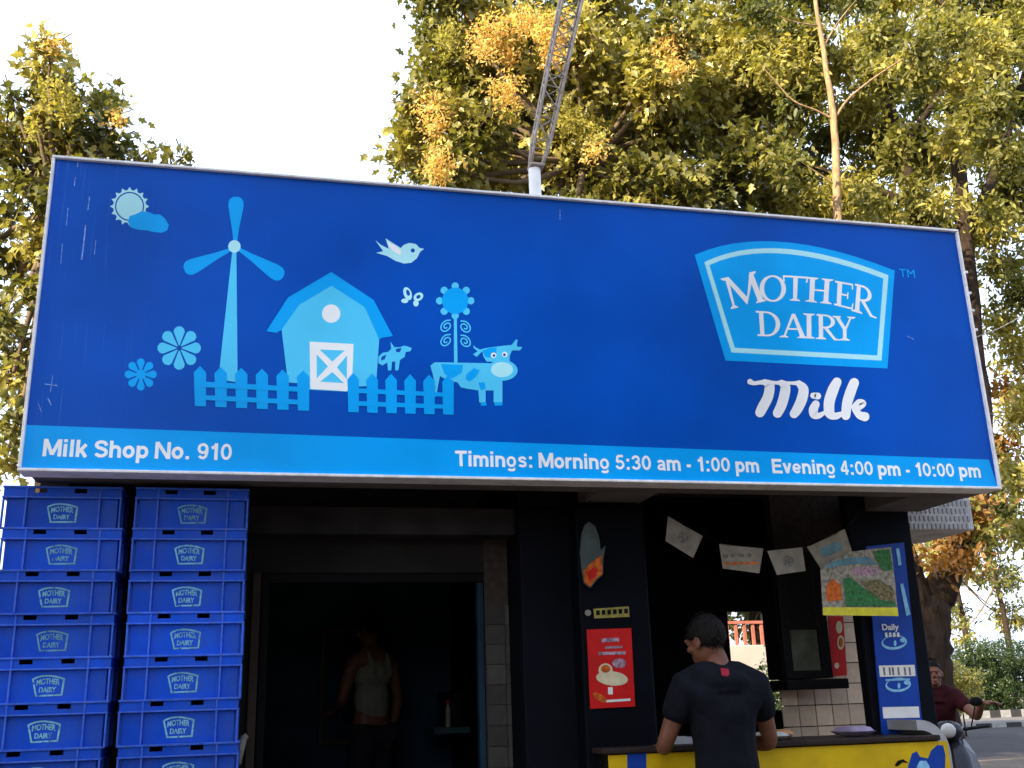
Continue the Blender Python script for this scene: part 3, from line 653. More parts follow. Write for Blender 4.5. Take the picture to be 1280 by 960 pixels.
# print on the yellow front
def flat_px(par, name, m, loops_list, Y):
    for i, lp in enumerate(loops_list): o = adopt(fillpoly(MB(), lp, Y - i*.00003).build(name, M[m] if isinstance(m, str) else m), par)
    return o
flat_px(ctr, 'blue_print', 'bblue', [[[(784, 942), (808, 941), (808, 990), (784, 990)]],
    [[(1135, 958), (1140, 942), (1146, 939), (1150, 946), (1160, 948), (1164, 938), (1172, 931), (1179, 932), (1182, 944), (1180, 990), (1134, 990)]]], YC - .0125)
flat_px(ctr, 'pale_print', 'bpale', [[[(1146, 958), (1150, 951), (1158, 951), (1162, 958), (1162, 990), (1146, 990)]]], YC - .0132)
flat_px(ctr, 'dark_print', 'black', [[[(1118, 957), (1122, 951), (1129, 949), (1136, 954), (1128, 953), (1122, 958)]]], YC - .0139)

# ------------------------------------------------------------------ crates
CW, CD, CH = .488, .35, .188; PITCH = .180
def make_crate():
    root = bpy.data.objects.new('milk_crate', None); lk(root); root.empty_display_size = .05
    hw, hd = CW/2, CD/2; t = .006; zt = .135       # body walls up to the rim; rim above
    b = MB()
    ins = .018
    b.box(-hw+ins, hw-ins, -hd+ins, hd-ins, 0, .006)
    b.box(-hw+ins, hw-ins, -hd+ins, -hd+ins+t, .0065, zt+.004); b.box(-hw+ins, hw-ins, hd-ins-t, hd-ins, .0065, CH-.004)
    b.box(-hw+ins, -hw+ins+t, -hd+ins+t+.0005, hd-ins-t-.0005, .0065, CH-.004); b.box(hw-ins-t, hw-ins, -hd+ins+t+.0005, hd-ins-t-.0005, .0065, CH-.004)
    b.build('body', M['crate'], root, .002)
    e = ins - .0005
    r = MB()       # rim flange: two lips with the grip slots between them
    for (za, zb_, o_) in ((CH-.009, CH, 0), (zt, zt+.007, 0)):
        r.box(-hw+o_, hw-o_, -hd+o_, -hd+e, za, zb_); r.box(-hw+o_, hw-o_, hd-e, hd-o_, za, zb_)
        r.box(-hw+o_, -hw+e, -hd+e+.0004, hd-e-.0004, za, zb_); r.box(hw-e, hw-o_, -hd+e+.0004, hd-e-.0004, za, zb_)
    r.build('rim', M['crate_edge'], root, .0015)
    w = MB()       # band between the lips, left open at the two grips
    d0 = -hd + .006
    for xa, xb in ((-hw+.004, -.118), (-.066, .045), (.097, hw-.004)):
        w.box(xa, xb, d0, -hd+e, zt+.0075, CH-.0095)
    for xa in (-.118, .045): w.box(xa+.0005, xa+.0515, d0, -hd+e, zt+.0075, zt+.024)
    w.box(-hw+.004, -hw+e, d0+.012, hd-.012, zt+.0075, CH-.0095); w.box(hw-e, hw-.004, d0+.012, hd-.012, zt+.0075, CH-.0095)
    w.build('rim_band', M['crate'], root)
    for x in (-hw+.006, -hw*.60, hw*.62, hw-.006):
        g = MB().box(x-.0035, x+.0035, -hd+.001, -hd+e, .004, zt-.0005); g.build('rib', M['crate_edge'], root, .001)
        if abs(x) < hw*.8:
            g = MB().box(x-.0035, x+.0035, -hd+.0015, -hd+.0035, zt+.0075, CH-.0095); g.build('rib', M['crate_edge'], root)
    f = MB().box(-hw+.004, hw-.004, -hd+.002, -hd+e, 0, .0035); f.build('foot_lip', M['crate_edge'], root)
    for s in (-1, 1):
        for y in (-.08, .08):
            xa, xb = sorted((s*(hw-.001), s*(hw-e))); g = MB().box(xa, xb, y-.0035, y+.0035, .004, zt-.0005); g.build('rib', M['crate_edge'], root)
    # faded brand stamp: outline and two words
    sx_, sz_ = .064, .045; zc = .072; yy = -hd + ins - .0008
    bo, bi = badge(1)[1:]
    b0 = np.array(bo); cxy = (b0.max(0)+b0.min(0))/2; sc = (b0.max(0)-b0.min(0))/2
    def mp(l): return [Vector(((x-cxy[0])/sc[0]*sx_, yy, zc-(y-cxy[1]-(x-cxy[0])*.07)/sc[1]*sz_)) for x, y in l]
    mb = MB(); ll = [mp(bo), mp([(cxy[0]+(x-cxy[0])*.93, cxy[1]+(y-cxy[1])*.93) for x, y in bi])]; fl_ = ll[0]+ll[1]
    ts = tessellate_polygon([[Vector((v.x, v.z, 0)) for v in l] for l in ll])
    mb.add(fl_, [tuple(t) if (fl_[t[1]]-fl_[t[0]]).cross(fl_[t[2]]-fl_[t[0]]).y < 0 else tuple(t)[::-1] for t in ts])
    for body, za, hh, ww in (('MOTHER', .002, .022, .090), ('DAIRY', -.025, .020, .066)):
        v, f_ = textmesh(body, .035); u = (v[:,0]-v[:,0].min())/(v[:,0].max()-v[:,0].min())
        mb.add([(ww*(a-.5), yy, zc+za+(hh*c/.7)+.006*(1-(2*a-1)**2)*(body == 'MOTHER')) for a, c in zip(u, v[:,1])], f_)
    mb.build('stamp', M['stamp'], root)
    return root
def stampmat():
    m = mat('faded_stamp_ink', (.17, .42, .52), .6, .2, 30, tint='fade'); t = m.node_tree; b = t.nodes['Principled BSDF']; L = t.links.new
    n = t.nodes.new('ShaderNodeTexNoise'); n.inputs['Scale'].default_value = 55; n.inputs['Detail'].default_value = 4
    oi = t.nodes.new('ShaderNodeObjectInfo'); tc = t.nodes.new('ShaderNodeTexCoord'); va = t.nodes.new('ShaderNodeVectorMath'); va.operation = 'ADD'
    cm = t.nodes.new('ShaderNodeMath'); cm.operation = 'MULTIPLY'; cm.inputs[1].default_value = 7; L(oi.outputs['Random'], cm.inputs[0])
    L(tc.outputs['Object'], va.inputs[0]); L(cm.outputs[0], va.inputs[1]); L(va.outputs[0], n.inputs['Vector'])
    r = t.nodes.new('ShaderNodeMapRange'); L(n.outputs['Fac'], r.inputs[0]); r.inputs[1].default_value = .30; r.inputs[2].default_value = .46; r.inputs[3].default_value = .15; r.inputs[4].default_value = .95
    L(r.outputs[0], b.inputs['Alpha']); return m
M['stamp'] = stampmat()
proto = make_crate()
NR = 12
lt = P(155, 609, 4.78).x - CW/2, P(313, 614, 4.78).x - CW/2 - .002
names = ['topmost', 'second', 'third', 'fourth', 'fifth', 'sixth', 'seventh', 'eighth', 'ninth', 'tenth', 'eleventh', 'lowest']
first = True
for s, xc in enumerate(lt):
    top = 2.318
    for k in range(NR):
        o = proto if first else copy_tree(proto); first = False
        z = top - CH - k*PITCH
        o.location = (xc + random.uniform(-.006, .006), 4.79 + CD/2 + random.uniform(-.006, .006), z); o.rotation_euler = (0, 0, random.uniform(-.014, .014))
        tone = random.uniform(.85, 1.2) * (1.12 if k == 0 else 1)
        if s == 1 and k == 3: tone = 1.3
        for ch in o.children: ch['tone'] = tone; ch['fade'] = random.uniform(.7, 1.35)
        st = ('left stack at the photo edge', 'right stack beside the dark bay')[s]
        tag(o, f'blue plastic milk crate, {names[k]} from the top of the {st}' if k not in (0, 11) else f'blue plastic milk crate, {names[k]} of the {st}', 'crate', 'blue milk crates stacked in two columns')
# plinth under the stacks
zb = 2.318 - CH - 11*PITCH
b = MB().box(-1.14, -.03, 4.70, 5.2, 0, zb - .001); pl = b.build('crate_plinth', M['conc'], None, .01); tag(pl, 'low concrete plinth under the two blue crate stacks', 'plinth')

# ------------------------------------------------------------------ posters, banner, bunting
def slab_px(loop, Y, th, m, name):
    b = MB(); A = [P(x, y, Y) for x, y in loop]; n = len(A)
    tr = tessellate_polygon([[Vector((v.x, v.z, 0)) for v in A]])
    f = [tuple(t) if (A[t[1]]-A[t[0]]).cross(A[t[2]]-A[t[0]]).y < 0 else tuple(t)[::-1] for t in tr]
    b.add(A + [v + Vector((0, th, 0)) for v in A], f + [tuple(i + n for i in t)[::-1] for t in f] + [(i, (i+1) % n, (i+1) % n + n, i + n) for i in range(n)])
    return b.build(name, M[m] if isinstance(m, str) else m)
def thing_px(name, label, cat, loop, Y, th, m, partname='sheet', group=None):
    A = [P(x, y, Y) for x, y in loop]; zc = min(v.z for v in A); xc = sum(v.x for v in A)/len(A)
    e = empty(name, label, cat, (xc, Y, zc), 0, group); adopt(slab_px(loop, Y, th, m, partname), e); return e
# red poster on the dark panel
YP = 5.112
e = thing_px('wall_poster', 'red poster with a pale bowl picture on the dark panel', 'poster', [(733.5, 787), (789, 785), (794, 883), (738, 886)], YP, .006, 'red')
def pr(m, loops, name='print', k=[0]): k[0] += 1; flat_px(e, name, m, loops, YQ - (k[0] % 9)*.0004 - .0012)
YQ = YP
pr('cream', [[circ(765, 848, 20, 20, 9, .1)], [circ(757, 838, 9, 14, 9)]])
pr('orange', [[circ(757, 836, 6, 12, 5)], [circ(750, 872, 10, 12, 4, .6)]])
pr('pink', [[[(752, 798), (774, 797), (774, 802), (752, 803)]], [[(756, 808), (778, 807), (778, 810), (756, 811)]], [[(748, 815), (782, 814), (782, 818), (748, 819)]], [circ(774, 829, 9, 12, 6)]])
pr('white', [[[(758, 875), (788, 873), (788, 876), (758, 878)]], [[(760, 859), (766, 859), (766, 868), (760, 868)]]])
# yellow lettering strip
e = thing_px('name_strip', 'small yellow lettered strip above the red poster', 'sign', [(742, 761), (786, 758), (787, 771), (743, 773)], YP, .005, mat('faded_yellow_print', (.30, .26, .07), .5, .3, 40))
YQ = YP
pr('black', [[[(745 + 7*k, 763 - .4*k), (749.5 + 7*k, 762.6 - .4*k), (750 + 7*k, 768.5 - .4*k), (745.5 + 7*k, 769 - .4*k)]] for k in range(6)])
e = thing_px('round_sticker', 'tiny pale round sticker left of the yellow strip', 'sticker', circ(735, 766, 4, 12), YP, .003, 'paper')
# cone-shaped dangler
e = thing_px('hanging_dangler', 'leaf-shaped cardboard dangler, grey above and orange-red below, hanging above the yellow strip', 'dangler',
             [(736, 652), (744, 658), (749, 672), (751, 688), (757, 682), (754, 700), (754, 718), (747, 724), (738, 735), (730, 729), (727, 712), (725, 690), (727, 668), (731, 656)], 5.08, .008, mat('dangler_grey', (.065, .085, .09), .6, .3, 14))
YQ = 5.08
pr('orange', [[[(729, 714), (738, 704), (746, 698), (752, 694), (753, 717), (746, 723), (738, 733), (731, 728)]]]); pr('red', [[[(733, 716), (742, 709), (748, 712), (744, 721), (737, 726)]]])
adopt(MB().tube([P(738, 653, 5.084), P(738, 640, 5.084) + Vector((0, 0, .06))], .0015, 5).build('string', M['black']), e)
# paper flyers on a string
strp = [(822, 628), (834, 647), (881, 669), (902, 680), (952, 685), (960, 688), (1004, 683), (1012, 682), (1056, 662), (1075, 640)]
YF = 5.05
tag(MB().tube([P(x, y, YF + .004) for x, y in strp], .0018, 5).build('bunting_string', M['black']), 'thin sagging string that carries the four paper flyers', 'string')
fly = [([(833.5, 646), (882, 669), (868, 697), (829.5, 677)], 'leftmost paper flyer on the string, tilted down to the right'),
       ([(901, 679), (953, 686), (948, 717), (905, 710)], 'paper flyer with orange print, second from the left on the string'),
       ([(958, 689), (1006, 683), (1009, 713), (970, 719)], 'paper flyer with a round grey mark, third from the left on the string'),
       ([(1012, 682), (1055, 661), (1063, 690), (1028, 711)], 'rightmost paper flyer on the string, behind the colourful hoarding')]
for i, (lp, lb) in enumerate(fly):
    e = thing_px('paper_flyer', lb, 'flyer', lp, YF, .0015, 'paper', 'sheet', 'flyers hung on the string'); YQ = YF
    c = np.mean(lp, 0); u = (np.array(lp[1])-lp[0])/np.linalg.norm(np.array(lp[1])-lp[0]); rot = math.atan2(u[1], u[0])
    pr('grey', [[circ(c[0], c[1], 8, 14, 7, rot)]] if i != 1 else [[circ(c[0]+k*9, c[1]-4, 4, 8, 3, rot)] for k in (-2, -1, 0, 1)])
    if i == 1: pr('orange', [[circ(c[0]+k*8, c[1]+6, 3.5, 8, 2, rot)] for k in (-2, -1, 0, 1, 2)])
    if i == 3: pr('skyp', [[circ(c[0]+k*7, c[1]-k*3, 5, 8, 7, rot)] for k in (-1, 0, 1)])
    e.rotation_euler = (random.uniform(-.10, .10), 0, (.22, -.16, .14, -.25)[i])
# blue banner on the end pillar
e = thing_px('vertical_banner', 'tall blue banner with white lettering on the right end pillar', 'banner', [(1083, 683), (1130, 678), (1154, 915), (1103, 922)], 5.29, .008, 'bblue')
YQ = 5.29
def bq(y): return 1083 + (y-683)*.0835, 1130 + (y-678)*.1013
def lines(m, rows):
    out = []
    for y, a, bb_, h in rows:
        l, r = bq(y); out.append([[(l+(r-l)*a, y), (l+(r-l)*bb_, y-1), (l+(r-l)*bb_+h*.1, y-1+h), (l+(r-l)*a+h*.1, y+h)]])
    pr(m, out)
for yy in (832, 884):
    lines('white', [(yy, .06, .95, 14)])
    pr('grey', [[[(bq(yy)[0] + t, yy+2), (bq(yy)[0] + t + 2.4, yy+2), (bq(yy)[0] + t + 3.6, yy+12), (bq(yy)[0] + t + 1.2, yy+12)]] for t in (8, 15, 19, 26, 34, 40)])
    lines('bpale', [(yy+17, .2, .8, 2.2)])
for yy in (803, 856):
    l, r = bq(yy); cx_ = (l+r)/2
    o_l = circ(cx_, yy, 16, 24, 9, -.1); i_l = circ(cx_ + 2, yy - 3, 15, 24, 7.5, -.15)
    pr('bpale', [[o_l, [(cx_+(x-cx_)*.88, yy+(y-yy)*.76 - 1) for x, y in o_l]], [circ(cx_+11, yy-3, 4, 10, 3)], [circ(cx_+1, yy+1, 1.8, 8, 4)]])
adopt(text_px('lettering', 'white', 'Daily', 1103, 1124, 780, 787.5, sign, .03, YQ - .006), e); pr('white', [[[(1106 + 5*k, 791), (1109 + 5*k, 790.6), (1109.6 + 5*k, 796), (1106.6 + 5*k, 796.4)]] for k in range(4)])
pr('bpale', [[[(1120, 686), (1124, 685), (1127, 706), (1123, 707)]], [[(1125, 730), (1129, 729), (1138, 768), (1133, 770)]]])
# colourful hoarding
e = thing_px('picture_hoarding', 'square poster with green hill, orange house and yellow foot strip hanging before the banner', 'poster',
             [(1026, 712), (1034, 704), (1048, 697), (1062, 690), (1090, 686), (1114, 684), (1118, 720), (1123, 770), (1029, 769)], 5.02, .006, mat('hoarding_sheet', (.26, .245, .20), .6, .6, 45))
YQ = 5.02
pr('skyp', [[[(1029, 711), (1040, 702), (1060, 697), (1085, 696), (1098, 706), (1070, 705), (1045, 708)]]])
pr('green', [[[(1054, 723), (1063, 722), (1080, 735), (1100, 750), (1119, 752), (1120, 758), (1058, 758)]], [[(1092, 689), (1112, 686), (1116, 712), (1106, 714), (1096, 702)]]])
pr('pgreen', [[[(1075, 727), (1100, 724), (1116, 735), (1119, 751), (1100, 749), (1085, 738)]]])
pr('orange', [[[(1032, 742), (1034, 730), (1041, 723), (1051, 732), (1053, 750), (1034, 752)]]])
pr('pink', [[[(1066, 710), (1092, 708), (1100, 716), (1080, 720), (1064, 716)]]])
pr('lime', [[[(1028.5, 759), (1122, 759.5), (1123, 770), (1029, 769)]]])
pr('cream', [[circ(x, y, 1.8, 7)] for x, y in ((1098, 744), (1102, 748), (1105, 742), (1100, 738), (1108, 749))])
# red strip poster by the cabinet
e = thing_px('strip_poster', 'narrow red poster with pale rounded shapes on the tiled wall', 'poster', [(1035, 770), (1054, 770), (1059, 844), (1041, 846)], 5.80, .005, 'red')
YQ = 5.80
pr('cream', [[circ(1049, 784, 4, 12, 8)], [circ(1051, 803, 4.5, 12, 9)], [circ(1046, 832, 3, 10, 4)]]); pr('orange', [[circ(1051, 803, 3, 12, 6)]])

# packets and tray on the counter
def pillow(w, l, h, n=7):
    b = MB(); vs = []; fs = []
    for s in (1, -1):
        for i in range(n+1):
            for j in range(n+1):
                u, v_ = i/n*2-1, j/n*2-1; k = max(0, (1-u**4)*(1-v_**4))**.5
                vs.append((u*w/2*(1-.06*v_*v_), v_*l/2*(1-.06*u*u), h/2 + s*h/2*k))
    m_ = (n+1)**2
    for s in (0, 1):
        for i in range(n):
            for j in range(n):
                q = (s*m_+i*(n+1)+j, s*m_+(i+1)*(n+1)+j, s*m_+(i+1)*(n+1)+j+1, s*m_+i*(n+1)+j+1); fs.append(q if s == 0 else q[::-1])
    b.add(vs, fs, True); return b
zc = cz + .028
for (px_, Y, w, l, h, rz, m, lb) in ((963, 5.12, .13, .19, .04, .3, mat('packet_white', (.45, .44, .42), .35, .2, 16), 'white milk packet lying flat beside the man in black'),
                                 (978, 5.25, .12, .18, .045, -.5, mat('packet_peach', (.48, .24, .12), .35, .3, 16), 'peach coloured packet behind the white one on the counter'),
                                 (1068, 5.20, .16, .2, .05, .2, mat('packet_lilac', (.34, .28, .42), .35, .3, 16), 'lilac and white packet on the counter under the tiled wall')):
    o = pillow(w, l, h).build('milk_packet', m); p = P(px_, 925, Y); o.location = (p.x, Y, zc); o.rotation_euler = (0, 0, rz); tag(o, lb, 'packet', 'milk packets on the counter')
tb = empty('steel_tray', 'pale metal tray on the counter left of the man in black', 'tray', (P(848, 932, 5.2).x, 5.2, zc))
MB().box(-.09, .09, -.11, .11, 0, .004).build('base', M['steel'], tb)
for q in ((-.09, .09, -.116, -.1105), (-.09, .09, .1105, .116), (-.096, -.0905, -.116, .116), (.0905, .096, -.116, .116)): MB().box(q[0], q[1], q[2], q[3], 0, .028).build('side', M['steel'], tb)
# things in the left bay
bx = P(568, 880, 7.4)
bt = empty('dark_drum', 'dark round drum on the shelf inside the left bay', 'drum', (bx.x, 7.4, sz0 + .021))
MB().lathe([(.10, 0), (.115, .01), (.115, .17), (.11, .175), (.118, .18), (.118, .21), (.10, .225)], 24).build('body', M['black'], bt)
MB().lathe([(.03, .226), (.03, .25), (.02, .255)], 14).build('knob', M['black'], bt)
bt = empty('white_bottle', 'small white bottle in front of the dark drum in the left bay', 'bottle', (P(560, 890, 7.25).x, 7.25, sz0 + .021))
MB().lathe([(.014, 0), (.017, .005), (.017, .11), (.008, .135), (.008, .15)], 14).build('body', M['paper'], bt)
MB().lathe([(.010, .1505), (.010, .17), (.008, .172)], 12).build('cap', M['red'], bt)
mb = MB(); 
tag(MB().tube([P(297, 955, 5.16), P(301, 935, 5.16), P(305, 922, 5.17), P(309, 919, 5.17)] , [.016, .018, .016, .012], 8).build('cloth_strap', M['paper']), 'pale frayed strap dangling beside the right crate stack', 'strap')

# leaf-shaped faces
BIG = (np.array([(0, 0, 0), (.22, .30, .03), (.30, .16, .01), (.55, .40, .05), (.62, .18, .02), (1.0, 0, -.10), (.62, -.18, .02), (.55, -.40, .05), (.30, -.16, .01), (.22, -.30, .03), (.45, 0, -.05)]),
       [(0, 2, 1), (0, 10, 2), (2, 10, 4), (2, 4, 3), (4, 10, 5), (5, 10, 6), (6, 10, 8), (6, 8, 7), (8, 10, 0), (8, 0, 9)])
OVAL = (np.array([(0, 0, 0), (.35, .2, .04), (.75, .16, .02), (1, 0, -.06), (.75, -.16, .02), (.35, -.2, .04), (.5, 0, -.02)]), [(0, 6, 1), (1, 6, 2), (2, 6, 3), (3, 6, 4), (4, 6, 5), (5, 6, 0)])
SLIM = (np.array([(0, 0, 0), (.4, .17, .02), (1, 0, -.05), (.4, -.17, .02)]), [(0, 2, 1), (0, 3, 2)])
def leaves(name, tmpl, pos, along, nor, size, col, m, parent=None):
    T, Fc = tmpl; n = len(pos); k = len(T); nf = len(Fc)
    a = along/np.linalg.norm(along, axis=1, keepdims=True); nn = nor - a*(nor*a).sum(1, keepdims=True); nn /= (np.linalg.norm(nn, axis=1, keepdims=True)+1e-9); s = np.cross(nn, a)
    V = pos[:, None] + size[:, None, None]*(T[None, :, 0:1]*a[:, None] + T[None, :, 1:2]*s[:, None] + T[None, :, 2:3]*nn[:, None])
    idx = (np.arange(n)[:, None, None]*k + np.array(Fc)[None]).reshape(-1)
    me = bpy.data.meshes.new(name); me.vertices.add(n*k); me.vertices.foreach_set('co', V.reshape(-1).astype(np.float32))
    me.loops.add(len(idx)); me.loops.foreach_set('vertex_index', idx.astype(np.int32))
    me.polygons.add(n*nf); me.polygons.foreach_set('loop_start', (np.arange(n*nf)*3).astype(np.int32))
    try: me.polygons.foreach_set('loop_total', np.full(n*nf, 3, np.int32))
    except Exception: pass
    at = me.attributes.new('tint', 'FLOAT_COLOR', 'FACE'); c4 = np.ones((n, nf, 4), np.float32); c4[:, :, :3] = col[:, None]; at.data.foreach_set('color', c4.reshape(-1))
    me.update(calc_edges=True); me.validate(); me.materials.append(m)
    o = bpy.data.objects.new(name, me); lk(o, parent); return o
def unit(n): v = rng.normal(size=(n, 3)); return v/np.linalg.norm(v, axis=1, keepdims=True)

# ------------------------------------------------------------------ people
def skinned(nodes, edges, sub=2):
    """nodes {name: ((x,y,z), (rx, ry))}; first node is the root"""
    ks = list(nodes); me = bpy.data.meshes.new('s'); me.from_pydata([nodes[k][0] for k in ks], [(ks.index(a), ks.index(b)) for a, b in edges], [])
    o = bpy.data.objects.new('s', me); lk(o)
    o.modifiers.new('skin', 'SKIN'); sd = o.modifiers.new('sub', 'SUBSURF'); sd.levels = sub; sd.render_levels = sub
    if not me.skin_vertices: 
        bpy.context.view_layer.objects.active = o
    for i, k in enumerate(ks):
        r = nodes[k][1]; r = r if hasattr(r, '__len__') else (r, r)
        me.skin_vertices[0].data[i].radius = r; me.skin_vertices[0].data[i].use_root = (i == 0)
    bpy.context.view_layer.update()
    ev = o.evaluated_get(bpy.context.evaluated_depsgraph_get()); m2 = bpy.data.meshes.new_from_object(ev)
    v = [tuple(x.co) for x in m2.vertices]; f = [tuple(p.vertices) for p in m2.polygons]
    bpy.data.objects.remove(o); bpy.data.meshes.remove(me); bpy.data.meshes.remove(m2); return v, f
def hand(mb, wrist, d, up, side):
    """palm and five bent fingers; d = direction of the hand, up = back of the hand, side = +1 thumb on the cross(d, up) side"""
    d = Vector(d).normalized(); up = Vector(up); up = (up - d*up.dot(d)).normalized(); s = d.cross(up)*side; w = Vector(wrist)
    def q(a, b, c): return w + d*a + s*b + up*c
    mb.add(*skinned({'w': (q(0, 0, 0), .024), 'p1': (q(.035, 0, 0), (.034, .018)), 'p2': (q(.085, -.004, 0), (.040, .016))}, [('w', 'p1'), ('p1', 'p2')], 1), True)
    for b_, ln in ((.030, .070), (.010, .080), (-.011, .074), (-.031, .058)):
        mb.add(*skinned({'a': (q(.075, b_*.9, 0), .0095), 'b': (q(.095+ln*.35, b_*1.15, -.002), .009), 'c': (q(.09+ln*.72, b_*1.25, -.016), .008), 'e': (q(.088+ln*.95, b_*1.25, -.034), .007)}, [('a', 'b'), ('b', 'c'), ('c', 'e')], 1), True)
    mb.add(*skinned({'a': (q(.025, .026, -.004), .013), 'b': (q(.06, .050, -.010), .011), 'c': (q(.088, .060, -.018), .009)}, [('a', 'b'), ('b', 'c')], 1), True)
def remesh(mb, m, name, vox, parent, smooth=6):
    o = mb.build('r', m); r = o.modifiers.new('r', 'REMESH'); r.mode = 'VOXEL'; r.voxel_size = vox; r.use_smooth_shade = True
    s = o.modifiers.new('s', 'SMOOTH'); s.factor = .5; s.iterations = smooth
    bpy.context.view_layer.update()
    me = bpy.data.meshes.new_from_object(o.evaluated_get(bpy.context.evaluated_depsgraph_get())); me.name = name
    me.polygons.foreach_set('use_smooth', [True]*len(me.polygons))
    if not me.materials: me.materials.append(m)
    old = o.data; bpy.data.objects.remove(o); bpy.data.meshes.remove(old)
    k = bpy.data.objects.new(name, me); lk(k, parent); return k
def head(mb, c, rot):
    """head facing local +Y; c = centre"""
    c = Vector(c); Rm = rot.to_matrix()
    def e(p, r): mb.ell(c + Rm @ Vector(p), r, Rm)
    e((0, -.012, .025), (.076, .095, .088)); e((0, .012, -.035), (.062, .075, .085)); e((0, .05, -.085), (.036, .035, .030))
    e((0, .093, -.022), (.012, .018, .022)); e((0, .085, .018), (.055, .012, .012)); e((0, .082, -.064), (.024, .012, .008)); e((0, .080, -.075), (.020, .012, .007))
    for s in (-1, 1):
        e((s*.078, -.008, -.018), (.010, .020, .032)); e((s*.03, .082, .0), (.014, .008, .008)); e((s*.045, .06, -.03), (.022, .022, .018))
def hair(c, rot, m, parent, low=-.045, full=1.0):
    c = Vector(c); Rm = rot.to_matrix(); mb = MB(); nu, nv = 28, 16; vs = []; fs = []
    for j in range(nv+1):
        for k in range(nu):
            ph = 2*math.pi*k/nu; fr_ = math.sin(ph)        # +1 = face side
            zl = low + (.085 if fr_ > 0 else .0) * max(0, fr_)**.6 + (.02 if abs(fr_) < .3 else 0)
            th = (math.pi*.5 - math.asin(max(-1, min(1, zl/.1))))*j/nv
            j_ = 1 + .012*math.sin(ph*9 + j*1.7) + random.uniform(-.008, .008)
            p = Vector((.082*math.sin(th)*math.cos(ph), .101*math.sin(th)*math.sin(ph) - .012, .098*math.cos(th) + .022))*j_
            vs.append(c + Rm @ p)
    for j in range(nv):
        for k in range(nu): fs.append((j*nu+k, (j+1)*nu+k, (j+1)*nu+(k+1) % nu, j*nu+(k+1) % nu))
    mb.add(vs, fs, True); o = mb.build('hair', m, parent)
    s = o.modifiers.new('solid', 'SOLIDIFY'); s.thickness = .012; s.offset = -1
    V = np.array([tuple(v) for v in vs]); k = rng.integers(0, len(V), 2600); k2 = np.minimum(k + rng.integers(1, nu, 2600), len(V)-1); t = rng.random((2600, 1))
    p = V[k]*(1-t) + V[k2]*t; ok = np.linalg.norm(V[k]-V[k2], axis=1) < .05; p = p[ok]
    out = p - np.array(c); out /= np.linalg.norm(out, axis=1, keepdims=True); al = np.array([0, 0, -.9]) + out*.55 + rng.normal(size=p.shape)*.45
    st_ = leaves('hair_strands', SLIM, p - out*.002, al, out + rng.normal(size=p.shape)*.3, rng.uniform(.014, .03, len(p)), np.full((len(p), 3), .01), m, o)
    st_['kind'] = 'stuff'
    return o
